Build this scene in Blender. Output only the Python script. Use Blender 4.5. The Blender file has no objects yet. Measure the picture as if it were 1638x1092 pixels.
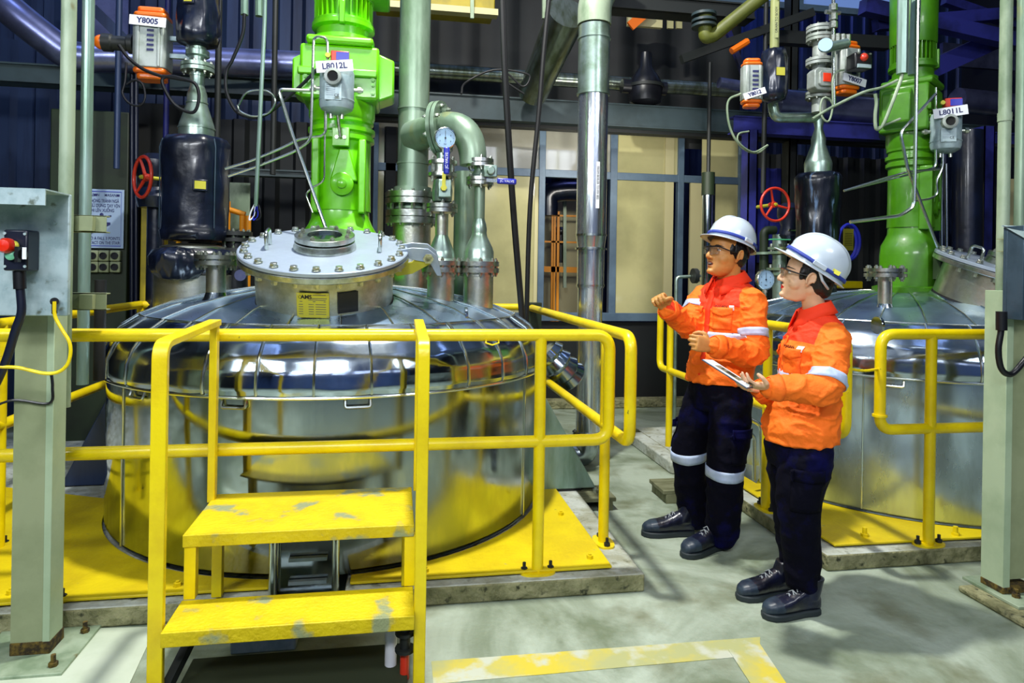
import bpy, bmesh, math, random
from math import sin, cos, pi, radians, sqrt, atan2
from mathutils import Vector as V, Matrix, noise, Quaternion
from mathutils.bvhtree import BVHTree
SC = bpy.context.scene
COL = SC.collection
random.seed(7)

# ---------------------------------------------------------------- camera
YAW, ROLL, FPX, CH = radians(9.65), radians(.92), 1083.0, 1.47
F = V((sin(YAW), cos(YAW), 0)); R0 = V((cos(YAW), -sin(YAW), 0)); U0 = V((0, 0, 1))
RP = R0*cos(ROLL)+U0*sin(ROLL); UP = U0*cos(ROLL)-R0*sin(ROLL)
CAM = V((0, 0, CH))
cd = bpy.data.cameras.new('camera'); cam = bpy.data.objects.new('camera', cd); COL.objects.link(cam)
m3 = Matrix((RP, UP, -F)).transposed()
cam.matrix_world = Matrix.Translation(CAM) @ m3.to_4x4()
cd.sensor_fit = 'HORIZONTAL'; cd.sensor_width = 36; cd.lens = FPX/1638*36; cd.shift_y = -113/1638
cd.clip_start = .05; cd.clip_end = 100
SC.camera = cam

# ---------------------------------------------------------------- world, exposure, lights
SC.view_settings.view_transform = 'Standard'; SC.view_settings.look = 'None'
SC.view_settings.gamma = 1; SC.view_settings.use_curve_mapping = False
SC.view_settings.exposure = -0.8
w = bpy.data.worlds.new('world'); SC.world = w; w.use_nodes = True
w.node_tree.nodes['Background'].inputs[0].default_value = (.30, .38, .55, 1)
w.node_tree.nodes['Background'].inputs[1].default_value = .02
SC.cycles.max_bounces = 6; SC.cycles.caustics_reflective = False; SC.cycles.caustics_refractive = False
SC.cycles.sample_clamp_indirect = 4

def lamp(name, kind, loc, target, energy, color, size=.5, sy=None, spot=None):
    d = bpy.data.lights.new(name, kind); d.energy = energy; d.color = color
    if kind == 'AREA':
        d.size = size
        if sy: d.shape = 'RECTANGLE'; d.size_y = sy
    elif kind == 'SPOT':
        d.shadow_soft_size = size; d.spot_size = radians(spot or 80); d.spot_blend = .6
    else: d.shadow_soft_size = size
    o = bpy.data.objects.new(name, d); COL.objects.link(o); o.location = loc
    o.rotation_euler = (V(target)-V(loc)).to_track_quat('-Z', 'Y').to_euler()
    return o
lamp('high_bay_key_light', 'AREA', (.2, 3.3, 5.6), (1.2, 3.0, 0), 570, (1, .99, .93), .22)
lamp('aisle_light', 'AREA', (-.6, -1.2, 3.6), (0, 3.2, 1.1), 215, (.93, .97, 1), 1.6, .5)  # fill added from the camera side to brighten the fronts
lamp('aisle_light', 'AREA', (3.4, -.6, 4.6), (2.2, 3.6, .8), 115, (.95, .98, 1), 1.6, .5)  # second added fill, from the right
lamp('left_light', 'AREA', (-2.6, .4, 3.4), (-1.4, 3.2, 1.2), 110, (.9, .96, 1), 1.2, .4)
lamp('window_wall_light', 'AREA', (2.2, 5.6, 2.6), (2.2, 7.2, 1.7), 44, (1, .96, .88), .9, .3)  # fill lamp added to brighten the window panes
lamp('blue_skylight', 'AREA', (3.6, 8.0, 6.5), (4.0, 6.0, 2.2), 110, (.25, .30, 1), 2.5, .6)
lamp('blue_skylight', 'AREA', (-3.0, 4.2, 6.0), (-2.6, 7.2, 2.6), 60, (.45, .58, 1), 2.0, .5)

def at(px, py, Y):
    r = F + RP*((px-819)/FPX) + UP*((433-py)/FPX)
    return CAM + r*(Y/r.y)
def gz(px, py, z):
    r = F + RP*((px-819)/FPX) + UP*((433-py)/FPX)
    return CAM + r*((z-CH)/r.z)
def ppm(Y): return FPX/Y      # rough pixels per metre

# ---------------------------------------------------------------- materials
def _n(nt, t, **k):
    n = nt.nodes.new(t)
    for a, b in k.items(): setattr(n, a, b)
    return n
def lin(c):
    return tuple(((x/255)/12.92 if x/255 <= .04045 else ((x/255+.055)/1.055)**2.4) for x in c[:3])+(1,)
def mat(name, c, rough=.5, metal=0, c2=None, scale=6, lo=.42, hi=.62, bump=0, bscale=40, coat=0, stretch=(1, 1, 1), rough2=None, c3=None, emit=0, trans=0, alpha=1, dist=0, lo3=.66, hi3=.72, s3=9, spec=None):
    m = bpy.data.materials.new(name); m.use_nodes = True; nt = m.node_tree
    b = nt.nodes['Principled BSDF']; L = nt.links.new
    b.inputs['Base Color'].default_value = lin(c); b.inputs['Roughness'].default_value = rough
    b.inputs['Metallic'].default_value = metal
    if coat: b.inputs['Coat Weight'].default_value = coat; b.inputs['Coat Roughness'].default_value = .12
    if emit: b.inputs['Emission Color'].default_value = lin(c); b.inputs['Emission Strength'].default_value = emit
    if spec is not None: b.inputs['Specular IOR Level'].default_value = spec
    if trans: b.inputs['Transmission Weight'].default_value = trans
    if alpha < 1: b.inputs['Alpha'].default_value = alpha
    tc = _n(nt, 'ShaderNodeTexCoord'); mp = _n(nt, 'ShaderNodeMapping'); mp.inputs['Scale'].default_value = stretch
    L(tc.outputs['Object'], mp.inputs['Vector'])
    if c2 is not None or rough2 is not None:
        nz = _n(nt, 'ShaderNodeTexNoise'); nz.inputs['Scale'].default_value = scale; nz.inputs['Detail'].default_value = 6
        nz.inputs['Roughness'].default_value = .62; nz.inputs['Distortion'].default_value = dist
        L(mp.outputs[0], nz.inputs['Vector'])
        mr = _n(nt, 'ShaderNodeMapRange'); mr.inputs['From Min'].default_value = lo; mr.inputs['From Max'].default_value = hi
        L(nz.outputs['Fac'], mr.inputs['Value'])
        if c2 is not None:
            mx = _n(nt, 'ShaderNodeMix', data_type='RGBA'); mx.inputs[6].default_value = lin(c); mx.inputs[7].default_value = lin(c2)
            L(mr.outputs[0], mx.inputs[0]); out = mx.outputs[2]
            if c3 is not None:
                n3 = _n(nt, 'ShaderNodeTexNoise'); n3.inputs['Scale'].default_value = s3; n3.inputs['Detail'].default_value = 8
                L(mp.outputs[0], n3.inputs['Vector'])
                r3 = _n(nt, 'ShaderNodeMapRange'); r3.inputs['From Min'].default_value = lo3; r3.inputs['From Max'].default_value = hi3
                L(n3.outputs['Fac'], r3.inputs['Value'])
                m2 = _n(nt, 'ShaderNodeMix', data_type='RGBA'); m2.inputs[7].default_value = lin(c3)
                L(r3.outputs[0], m2.inputs[0]); L(out, m2.inputs[6]); out = m2.outputs[2]
            L(out, b.inputs['Base Color'])
        if rough2 is not None:
            m4 = _n(nt, 'ShaderNodeMapRange'); m4.inputs['To Min'].default_value = rough; m4.inputs['To Max'].default_value = rough2
            m4.inputs['From Min'].default_value = lo; m4.inputs['From Max'].default_value = hi
            L(nz.outputs['Fac'], m4.inputs['Value']); L(m4.outputs[0], b.inputs['Roughness'])
    if bump:
        nb = _n(nt, 'ShaderNodeTexNoise'); nb.inputs['Scale'].default_value = bscale; nb.inputs['Detail'].default_value = 5
        L(mp.outputs[0], nb.inputs['Vector'])
        bp = _n(nt, 'ShaderNodeBump'); bp.inputs['Strength'].default_value = 1; bp.inputs['Distance'].default_value = bump
        L(nb.outputs['Fac'], bp.inputs['Height']); L(bp.outputs[0], b.inputs['Normal'])
    return m
M = dict(
 floor=mat('concrete_floor', (112, 124, 100), .40, c2=(168, 180, 162), scale=1.7, lo=.36, hi=.60, bump=.004, bscale=30, c3=(98, 100, 66), s3=2.6, lo3=.54, hi3=.74, rough2=.65, dist=.8),
 plinth=mat('concrete', (188, 194, 184), .85, c2=(150, 152, 130), scale=5, bump=.012, bscale=25, c3=(90, 92, 66), s3=14, lo3=.6, hi3=.72),
 rough=mat('rough_concrete', (150, 148, 110), .9, c2=(108, 108, 74), scale=9, bump=.03, bscale=22, c3=(60, 62, 42), s3=26, lo3=.6, hi3=.7),
 yel=mat('yellow_paint', (244, 218, 0), .38, c2=(230, 200, 0), scale=5, bump=.0012, bscale=60, coat=.25, c3=(150, 140, 30), s3=30, lo3=.72, hi3=.76),
 yelplate=mat('yellow_plate_paint', (224, 200, 0), .5, c2=(210, 184, 0), scale=4, bump=.003, bscale=50, c3=(170, 165, 90), s3=20, lo3=.70, hi3=.76),
 yelstep=mat('worn_yellow_paint', (222, 198, 0), .55, c2=(206, 180, 0), scale=6, bump=.005, bscale=60, c3=(146, 154, 112), s3=6, lo3=.565, hi3=.63),
 steel=mat('polished_cladding', (200, 214, 228), .10, 1, rough2=.24, scale=3, bump=.004, bscale=2.2, c2=(168, 180, 190)),
 shell2=mat('dull_shell_cladding', (200, 218, 238), .20, .9, rough2=.42, scale=2.4, bump=.003, bscale=1.6, c2=(150, 166, 178), stretch=(1, 1, .35)),
 shell=mat('tank_shell_cladding', (188, 196, 196), .07, 1, rough2=.26, scale=2.4, bump=.003, bscale=1.6, c2=(150, 162, 168), stretch=(1, 1, .35)),
 trimsteel=mat('cladding_seam', (215, 222, 214), .22, 1),
 brushed=mat('brushed_stainless', (212, 214, 204), .3, 1, rough2=.42, scale=8, bump=.0008, bscale=80, c2=(170, 172, 150)),
 lid=mat('satin_lid_steel', (176, 190, 206), .42, .55, rough2=.55, scale=5, c2=(158, 172, 190)),
 flange=mat('flange_steel', (212, 216, 208), .28, 1, c2=(166, 172, 156), scale=14, bump=.001),
 bolt=mat('bolt_steel', (206, 210, 200), .28, .9, c2=(158, 164, 146), scale=60),
 pipe=mat('weathered_pipe', (142, 164, 142), .38, .4, c2=(106, 130, 106), scale=4, bump=.002, bscale=12, c3=(160, 158, 90), s3=6, lo3=.60, hi3=.74, stretch=(1, 1, .3)),
 pipegal=mat('galvanised_pipe', (150, 176, 168), .35, .5, c2=(118, 146, 128), scale=7, stretch=(1, 1, .2)),
 palegal=mat('pale_pipe', (160, 176, 150), .45, .1, c2=(120, 140, 112), scale=6, c3=(110, 96, 40), s3=8, lo3=.68, hi3=.74, stretch=(1, 1, .4)),
 reducer=mat('cast_stainless', (168, 190, 180), .33, .8, c2=(138, 160, 140), scale=9),
 green=mat('green_enamel', (112, 210, 4), .36, c2=(98, 192, 2), scale=3, coat=.4, bump=.001, bscale=30),
 green2=mat('olive_green_enamel', (72, 138, 4), .42, c2=(56, 116, 3), scale=3, coat=.3, bump=.001, bscale=30),
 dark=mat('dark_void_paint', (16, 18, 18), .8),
 black=mat('black_plastic', (16, 17, 22), .35),
 rubber=mat('black_rubber', (12, 12, 14), .6),
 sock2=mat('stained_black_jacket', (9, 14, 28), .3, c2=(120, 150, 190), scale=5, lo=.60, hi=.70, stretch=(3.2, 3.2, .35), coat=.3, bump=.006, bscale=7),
 wood=mat('weathered_wood', (120, 122, 92), .8, c2=(90, 92, 62), scale=6, stretch=(1, 6, 1)),
 sock=mat('black_insulation_jacket', (9, 14, 28), .3, c2=(16, 26, 50), scale=3, bump=.006, bscale=7, coat=.3),
 navybox=mat('dark_blue_box', (14, 20, 40), .35),
 wall=mat('blue_corrugated_sheet', (40, 56, 88), .42, .2, c2=(20, 30, 56), scale=1.2, stretch=(3, 1, .3)),
 wallblue=mat('bright_blue_sheet', (36, 42, 130), .5, .1, c2=(16, 20, 70), scale=1.2),
 darkwall=mat('dark_sheet', (11, 17, 17), .65, c2=(5, 8, 9), scale=2),
 beam=mat('grey_green_beam', (52, 68, 72), .5, c2=(36, 50, 52), scale=2),
 bluebeam=mat('blue_steel_paint', (44, 48, 130), .5, c2=(20, 24, 70), scale=2),
 darkbeam=mat('dark_steel', (24, 28, 26), .55),
 ductblue=mat('lavender_duct', (128, 134, 178), .3, .85, c2=(96, 102, 140), scale=3),
 ducts=mat('foil_duct', (150, 160, 150), .25, .9, c2=(110, 120, 96), scale=5, stretch=(3, 1, 1)),
 frame=mat('blue_grey_aluminium', (96, 118, 136), .42, .15, c2=(80, 100, 120), scale=3),
 pane=mat('cream_film_glass', (186, 180, 130), .10, c2=(160, 156, 112), scale=.8, coat=.6),
 paneup=mat('pale_film_glass', (206, 204, 186), .06, .45, c2=(176, 170, 145), scale=.8, coat=1),
 cream=mat('cream_panel', (196, 188, 140), .6),
 post=mat('grey_green_post_paint', (150, 158, 122), .5, c2=(130, 140, 104), scale=2.5, c3=(92, 84, 40), s3=5, lo3=.66, hi3=.74),
 postlight=mat('pale_mint_post_edge', (172, 190, 158), .5, c2=(150, 170, 138), scale=2.5),
 rust=mat('rusty_foot', (44, 34, 16), .9, c2=(110, 90, 30), scale=40),
 galv=mat('galvanised_sheet', (176, 196, 200), .42, .15, c2=(142, 166, 172), scale=10, c3=(100, 112, 100), s3=22, lo3=.62, hi3=.72, rough2=.55),
 galvdark=mat('blue_grey_sheet', (62, 82, 98), .45, .3, c2=(50, 68, 82), scale=8),
 white=mat('white_label', (235, 238, 244), .4), ink=mat('navy_print', (24, 30, 90), .5), blackink=mat('black_print', (14, 14, 16), .5),
 signw=mat('blue_white_sign', (150, 172, 200), .4), orange=mat('orange_actuator', (236, 112, 12), .4, coat=.3),
 grey=mat('pale_grey_casting', (168, 176, 172), .45, .3, c2=(140, 150, 140), scale=8),
 red=mat('red_wheel_paint', (206, 52, 30), .4, coat=.3), redb=mat('red_button', (230, 40, 10), .3, coat=.5), greenb=mat('mint_button', (120, 205, 165), .35),
 blueh=mat('blue_handle', (20, 34, 170), .35, coat=.4), bluehose=mat('blue_hose', (40, 50, 190), .4),
 olive=mat('dark_green_panel', (26, 42, 18), .6, c2=(18, 30, 12), scale=3),
 yelcol=mat('mustard_column', (170, 150, 10), .55, c2=(130, 118, 10), scale=3),
 yhose=mat('yellow_hose', (240, 170, 30), .45), dial=mat('gauge_dial', (170, 205, 235), .3),
 brassy=mat('yellow_plate_metal', (196, 190, 60), .4, .3), orangepipe=mat('orange_pipe_paint', (236, 150, 20), .5),
 shirt=mat('orange_cotton', (255, 116, 14), .75, c2=(250, 100, 6), scale=6, bump=.012, bscale=14),
 shirt2=mat('red_orange_cotton', (250, 56, 4), .75, bump=.006, bscale=14),
 tape=mat('silver_reflective_tape', (188, 204, 232), .4, c2=(170, 186, 220), scale=20),
 navy=mat('navy_cotton', (2, 2, 18), .8, c2=(5, 6, 62), scale=5, lo=.50, hi=.66, bump=.012, bscale=12, spec=.12),
 skinm=mat('tan_skin', (204, 146, 80), .5, c2=(192, 132, 68), scale=14), skinw=mat('fair_skin', (226, 182, 146), .48, c2=(220, 170, 132), scale=14),
 hair=mat('black_hair', (10, 8, 8), .45, bump=.004, bscale=120, stretch=(1, 1, .2)),
 lipm=mat('brown_lips', (150, 84, 56), .45), lipw=mat('red_lips', (190, 24, 20), .35), teeth=mat('teeth', (240, 236, 226), .3), mouth=mat('mouth_inside', (40, 8, 8), .6),
 helmet=mat('white_helmet_shell', (196, 208, 220), .25, coat=.5), strap=mat('blue_strap', (36, 58, 150), .6),
 eye=mat('eye_white', (225, 222, 215), .3), iris=mat('dark_iris', (20, 12, 8), .2),
 lens=mat('clear_lens', (230, 240, 235), .03, trans=.95, alpha=.35),
 shoe=mat('black_navy_leather', (8, 10, 26), .34, coat=.4, c2=(14, 20, 48), scale=10, bump=.003), sole=mat('dark_sole', (34, 44, 48), .65), toe=mat('grey_scuffed_toe', (44, 58, 72), .42, c2=(26, 36, 54), scale=16),
 lace=mat('pale_lace', (140, 146, 150), .8), paper=mat('white_paper', (232, 236, 240), .6), mesh=mat('guard_mesh', (40, 70, 20), .6),
 glass=mat('clear_glass', (220, 240, 250), .02, trans=1), lampglow=mat('lamp_tube', (240, 245, 255), .5, emit=9), winglow=mat('bright_window', (215, 225, 255), .5, emit=3.2),
 skyglow=mat('roof_skylight', (150, 175, 235), .5, emit=3),
 clere=mat('clerestory_glass', (110, 140, 200), .5, emit=.85),
 domem=mat('dome_cladding', (176, 200, 224), .24, .95, rough2=.40, scale=3, c2=(150, 176, 204)),
 cladp=mat('pipe_cladding', (225, 232, 236), .16, .95, rough2=.3, scale=5, stretch=(3, 3, .3), bump=.002, bscale=9),
 olivep=mat('olive_pipe_paint', (110, 116, 44), .5, c2=(90, 96, 34), scale=4), inletp=mat('pale_olive_pipe', (150, 156, 98), .45, c2=(130, 140, 96), scale=3),
 ceil=mat('ceiling_sheet', (150, 168, 200), .5),
 wallf=mat('blue_front_sheet', (110, 140, 205), .5, c2=(80, 110, 180), scale=1),
 greentag=mat('green_card', (80, 190, 130), .5), yelmark=mat('floor_line_paint', (204, 186, 58), .6, c2=(170, 172, 118), scale=3, lo=.4, hi=.58, c3=(188, 192, 172), s3=8, lo3=.5, hi3=.62),
 pit=mat('pit_concrete', (36, 44, 20), .9), coverp=mat('pale_cover_plate', (196, 206, 186), .45, c2=(176, 188, 164), scale=2),  # pit colour holds the shade under the stair
)

def two_tone(name, a, b):
    m = mat(name, a, .78, bump=.004, bscale=60); nt = m.node_tree; L = nt.links.new; bs = nt.nodes['Principled BSDF']
    at_ = _n(nt, 'ShaderNodeAttribute', attribute_name='yoke'); mr = _n(nt, 'ShaderNodeMapRange'); mr.inputs['From Min'].default_value = -.001; mr.inputs['From Max'].default_value = .001
    L(at_.outputs['Fac'], mr.inputs['Value']); mx = _n(nt, 'ShaderNodeMix', data_type='RGBA'); mx.inputs[6].default_value = lin(a); mx.inputs[7].default_value = lin(b)
    L(mr.outputs[0], mx.inputs[0]); L(mx.outputs[2], bs.inputs['Base Color']); return m
M['shirtbody'] = two_tone('two_tone_work_cotton', (255, 116, 14), (246, 56, 6))
# ---------------------------------------------------------------- mesh builder
def basis(ax):
    ax = V(ax).normalized(); h = V((0, 0, 1)) if abs(ax.z) < .95 else V((1, 0, 0))
    u = h.cross(ax).normalized(); return u, ax.cross(u).normalized(), ax
class MB:
    def __init__(s): s.v = []; s.f = []
    def add(s, vs, fs):
        o = len(s.v); s.v += [V(p) for p in vs]; s.f += [tuple(i+o for i in f) for f in fs]; return s
    def box(s, x0, x1, y0, y1, z0, z1):
        x0, x1 = min(x0, x1), max(x0, x1); y0, y1 = min(y0, y1), max(y0, y1); z0, z1 = min(z0, z1), max(z0, z1)
        return s.add([(x0, y0, z0), (x1, y0, z0), (x1, y1, z0), (x0, y1, z0), (x0, y0, z1), (x1, y0, z1), (x1, y1, z1), (x0, y1, z1)],
                     [(0, 3, 2, 1), (4, 5, 6, 7), (0, 1, 5, 4), (1, 2, 6, 5), (2, 3, 7, 6), (3, 0, 4, 7)])
    def obox(s, c, x, y, z):      # half-axis vectors
        c, x, y, z = V(c), V(x), V(y), V(z)
        if x.cross(y).dot(z) < 0: x = -x
        P = [c-x-y-z, c+x-y-z, c+x+y-z, c-x+y-z, c-x-y+z, c+x-y+z, c+x+y+z, c-x+y+z]
        return s.add(P, [(0, 3, 2, 1), (4, 5, 6, 7), (0, 1, 5, 4), (1, 2, 6, 5), (2, 3, 7, 6), (3, 0, 4, 7)])
    def bar(s, a, b, w, h, up=(0, 0, 1)):
        a, b = V(a), V(b); d = b-a; sd = d.cross(V(up))
        if sd.length < 1e-6: sd = d.cross(V((0, 1, 0)))
        sd.normalize(); uu = sd.cross(d).normalized()
        return s.obox((a+b)/2, d/2, sd*w/2, uu*h/2)
    def cyl(s, a, b, r, r2=None, n=20, caps=True):
        a, b = V(a), V(b); r2 = r if r2 is None else r2; u, w, ax = basis(b-a)
        vs = []; 
        for p, q in ((a, r), (b, r2)):
            for i in range(n): t = 2*pi*i/n; vs.append(p+(u*cos(t)+w*sin(t))*q)
        fs = [(i, (i+1) % n, n+(i+1) % n, n+i) for i in range(n)]
        if caps: fs += [tuple(range(n-1, -1, -1)), tuple(range(n, 2*n))]
        return s.add(vs, fs)
    def tube(s, pts, r, n=10, closed=False, caps=True):
        pts = [V(p) for p in pts]; k = len(pts); rs = r if isinstance(r, (list, tuple)) else [r]*k
        T = []
        for i in range(k):
            if closed: t = pts[(i+1) % k]-pts[i-1]
            else: t = pts[min(i+1, k-1)]-pts[max(i-1, 0)]
            T.append(t.normalized())
        u, w, _ = basis(T[0]); vs = []
        for i in range(k):
            if i: 
                q = T[i-1].rotation_difference(T[i]); u = q @ u
                u = (u-T[i]*u.dot(T[i])).normalized()
            w = T[i].cross(u)
            for j in range(n): a = 2*pi*j/n; vs.append(pts[i]+(u*cos(a)+w*sin(a))*rs[i])
        fs = []
        for i in range(k if closed else k-1):
            for j in range(n): fs.append((i*n+j, i*n+(j+1) % n, ((i+1) % k)*n+(j+1) % n, ((i+1) % k)*n+j))
        if not closed and caps: fs += [tuple(range(n-1, -1, -1)), tuple(range((k-1)*n, k*n))]
        return s.add(vs, fs)
    def lathe(s, prof, o=(0, 0, 0), ax=(0, 0, 1), n=32, x0=None):
        u, w, ax = basis(ax); o = V(o); vs = []; k = len(prof)
        for r, z in prof:
            for i in range(n): t = 2*pi*i/n; vs.append(o+ax*z+(u*cos(t)+w*sin(t))*max(r, 1e-4))
        fs = [(j*n+i, j*n+(i+1) % n, (j+1)*n+(i+1) % n, (j+1)*n+i) for j in range(k-1) for i in range(n)]
        if prof[0][0] > 1e-3 or True: fs += [tuple(range(n-1, -1, -1)), tuple(range((k-1)*n, k*n))]
        return s.add(vs, fs)
    def ring(s, ri, ro, z0, z1, o=(0, 0, 0), ax=(0, 0, 1), n=32):
        u, w, ax = basis(ax); o = V(o); vs = []
        for r, z in ((ri, z0), (ro, z0), (ro, z1), (ri, z1)):
            for i in range(n): t = 2*pi*i/n; vs.append(o+ax*z+(u*cos(t)+w*sin(t))*r)
        fs = [(j*n+i, j*n+(i+1) % n, ((j+1) % 4)*n+(i+1) % n, ((j+1) % 4)*n+i) for j in range(4) for i in range(n)]
        return s.add(vs, fs)
    def ball(s, c, r, n=12, ax=None):
        c = V(c); r = (r, r, r) if not isinstance(r, (tuple, list)) else r; A = ax or (V((1, 0, 0)), V((0, 1, 0)), V((0, 0, 1)))
        vs = []; h = n
        for j in range(1, h):
            p = pi*j/h
            for i in range(n): t = 2*pi*i/n; vs.append(c+A[0]*(r[0]*sin(p)*cos(t))+A[1]*(r[1]*sin(p)*sin(t))-A[2]*(r[2]*cos(p)))
        fs = [((j)*n+i, (j)*n+(i+1) % n, (j+1)*n+(i+1) % n, (j+1)*n+i) for j in range(h-2) for i in range(n)]
        b = len(vs); vs += [c-A[2]*r[2], c+A[2]*r[2]]
        fs += [(b, (i+1) % n, i) for i in range(n)]+[(b+1, (h-2)*n+i, (h-2)*n+(i+1) % n) for i in range(n)]
        return s.add(vs, fs)
    def prism(s, poly, o, x, y, t):   # polygon in plane (x,y) from o, extruded by vector t
        o, x, y, t = V(o), V(x), V(y), V(t); k = len(poly)
        a = [o+x*p[0]+y*p[1] for p in poly]
        if x.cross(y).dot(t) < 0: a = a[::-1]
        return s.add(a+[p+t for p in a], [tuple(range(k-1, -1, -1)), tuple(range(k, 2*k))]+[(i, (i+1) % k, k+(i+1) % k, k+i) for i in range(k)])
    def bolt(s, p, ax, r=.014, h=.012, under=0):
        p = V(p); ax = V(ax).normalized(); s.cyl(p, p+ax*h, r, n=6); s.cyl(p+ax*h, p+ax*h*1.5, r*.5, n=8)
        if under: s.cyl(p-ax*under, p, r*.5, n=8); s.cyl(p-ax*under, p-ax*(under+h), r, n=6); s.cyl(p-ax*(under+h), p-ax*(under+h*1.9), r*.5, n=8)
        return s
    def flange(s, c, ax, r, t, gap=.006, n=28):   # a bolted pair of discs centred at c
        c = V(c); a = V(ax).normalized(); s.cyl(c+a*gap/2, c+a*(gap/2+t), r, n=n); s.cyl(c-a*gap/2, c-a*(gap/2+t), r, n=n); s.cyl(c-a*gap, c+a*gap, r*.8, n=n); return s
    def build(s, name, m, parent=None, bev=0, ang=38, seg=2):
        off = V((0, 0, 0))
        q = parent
        while q is not None: off += q.location; q = q.parent
        me = bpy.data.meshes.new(name); me.from_pydata([tuple(p-off) for p in s.v], [], s.f); me.validate()
        me.shade_smooth(); me.set_sharp_from_angle(angle=radians(ang))
        me.materials.append(M[m] if isinstance(m, str) else m)
        o = bpy.data.objects.new(name, me); COL.objects.link(o)
        if parent is not None: o.parent = parent
        if bev:
            b = o.modifiers.new('bevel', 'BEVEL'); b.width = bev; b.segments = seg; b.limit_method = 'ANGLE'; b.angle_limit = radians(40)
        return o
def fbolts(parent, c, ax, r, t, k=8, br=.009, ph=0, m='bolt'):
    c = V(c); u, w, a = basis(ax); first = None; off = V((0, 0, 0)); q = parent
    while q is not None: off += q.location; q = q.parent
    for i in range(k):
        q = 2*pi*(i+ph)/k; p = c+(u*cos(q)+w*sin(q))*r
        if first is None:
            o = first = MB().cyl((0, 0, -t-br*1.1), (0, 0, t+br*1.1), br, n=6).cyl((0, 0, -t-br*2), (0, 0, t+br*1.8), br*.5, n=8).build('bolt', m)
        else: o = first.copy(); COL.objects.link(o)
        o.parent = parent; o.location = p-off; o.rotation_euler = a.to_track_quat('Z', 'Y').to_euler()
def side_mat(o, m):
    o.data.materials.append(M[m])
    for p in o.data.polygons: p.material_index = 1 if abs(p.normal.z) < .5 else 0
    return o
def tag(o, label=None, cat=None, group=None, kind=None):
    if label: o['label'] = label
    if cat: o['category'] = cat
    if group: o['group'] = group
    if kind: o['kind'] = kind
    return o
def thing(name, label, cat, loc=(0, 0, 0), group=None):
    o = bpy.data.objects.new(name, None); COL.objects.link(o); o.location = V(loc); o.empty_display_size = .1
    return tag(o, label, cat, group)
def struct(name, mb, m, parent=None, bev=0):
    o = mb.build(name, m, parent, bev)
    if parent is None: o['kind'] = 'structure'
    return o
def copy_tree(o, parent=None):
    c = o.copy(); COL.objects.link(c); c.parent = parent
    for ch in list(o.children): copy_tree(ch, c)
    return c
def fillet(pts, r, n=6):
    pts = [V(p) for p in pts]; out = [pts[0]]
    for i in range(1, len(pts)-1):
        a, b, c = pts[i-1], pts[i], pts[i+1]; d1 = (a-b); d2 = (c-b); q = min(r, d1.length*.45, d2.length*.45)
        p0 = b+d1.normalized()*q; p1 = b+d2.normalized()*q
        for k in range(n+1):
            t = k/n; out.append(p0*(1-t)**2+b*2*t*(1-t)+p1*t*t)
    out.append(pts[-1]); return out
def smooth_path(pts, n=6):      # Catmull-Rom
    P = [V(p) for p in pts]; P = [P[0]*2-P[1]]+P+[P[-1]*2-P[-2]]; out = []
    for i in range(1, len(P)-2):
        for k in range(n):
            t = k/n; a, b, c, d = P[i-1], P[i], P[i+1], P[i+2]
            out.append(.5*((2*b)+(c-a)*t+(2*a-5*b+4*c-d)*t*t+(3*b-a-3*c+d)*t**3))
    out.append(P[-2]); return out
def text(s, size, m, parent, o, x, y, name='lettering', ext=.0006, bold=0, align='CENTER', wide=1, fit=0):
    cu = bpy.data.curves.new(name, 'FONT'); cu.body = s; cu.size = size; cu.extrude = ext; cu.offset = bold; cu.align_x = align; cu.align_y = 'CENTER'
    cu.resolution_u = 3
    t = bpy.data.objects.new(name, cu); COL.objects.link(t)
    dg = bpy.context.evaluated_depsgraph_get(); me = bpy.data.meshes.new_from_object(t.evaluated_get(dg)); bpy.data.objects.remove(t)
    if fit:
        ww = [v.co.x for v in me.vertices]; wide = fit/max(1e-5, max(ww)-min(ww))
    x = V(x).normalized(); y = V(y).normalized(); z = x.cross(y)
    off = V((0, 0, 0)); q = parent
    while q is not None: off += q.location; q = q.parent
    mw = Matrix.Translation(V(o)-off) @ Matrix((x*wide, y, z)).transposed().to_4x4(); me.transform(mw)
    me.materials.clear(); me.materials.append(M[m])
    ob = bpy.data.objects.new(name, me); COL.objects.link(ob); ob.parent = parent; return ob
VX, VY, VZ = V((1, 0, 0)), V((0, 1, 0)), V((0, 0, 1))
# ================================================================ SETTING
struct('floor', MB().box(-6, 8, -5, 10, -.12, 0), 'floor')
def corr(x0, x1, Y, z0, z1, p=.19, d=.035, t=.004):
    mb = MB(); x = x0; prof = []
    while x < x1:
        prof += [(x, 0), (x+p*.34, 0), (x+p*.46, -d), (x+p*.8, -d), (x+p*.92, 0)]; x += p
    prof.append((x1, 0)); k = len(prof)
    vs = [(a, Y+b, z0) for a, b in prof]+[(a, Y+b, z1) for a, b in prof]
    return mb.add(vs, [(i, i+1, k+i+1, k+i) for i in range(k-1)])
struct('wall_back', corr(-6, 8, 8.6, 0, 7), 'wall')
wc = struct('window_20', MB().box(-4.4, 5.8, 7.22, 7.24, 4.62, 6.3), 'clere')  # glowing strip added above the view for the domes to reflect
fc_ = MB().box(-4.45, 5.85, 7.18, 7.24, 4.55, 4.62).box(-4.45, 5.85, 7.18, 7.24, 6.3, 6.37)
for i in range(9): fc_.box(-4.42+i*1.28, -4.36+i*1.28, 7.18, 7.24, 4.62, 6.3)
fc_.build('window_frame', 'frame', wc)
struct('wall_left', MB().box(-6.1, -6, -5, 10, 0, 7), 'darkwall')
struct('wall_right', MB().box(8, 8.1, -5, 10, 0, 7), 'darkwall')
struct('wall_front', MB().box(-6, 8, -5.1, -5, 0, 7), 'wallf')
struct('ceiling', MB().box(-6, 8, -5, 10, 7, 7.1), 'ceil')
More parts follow.
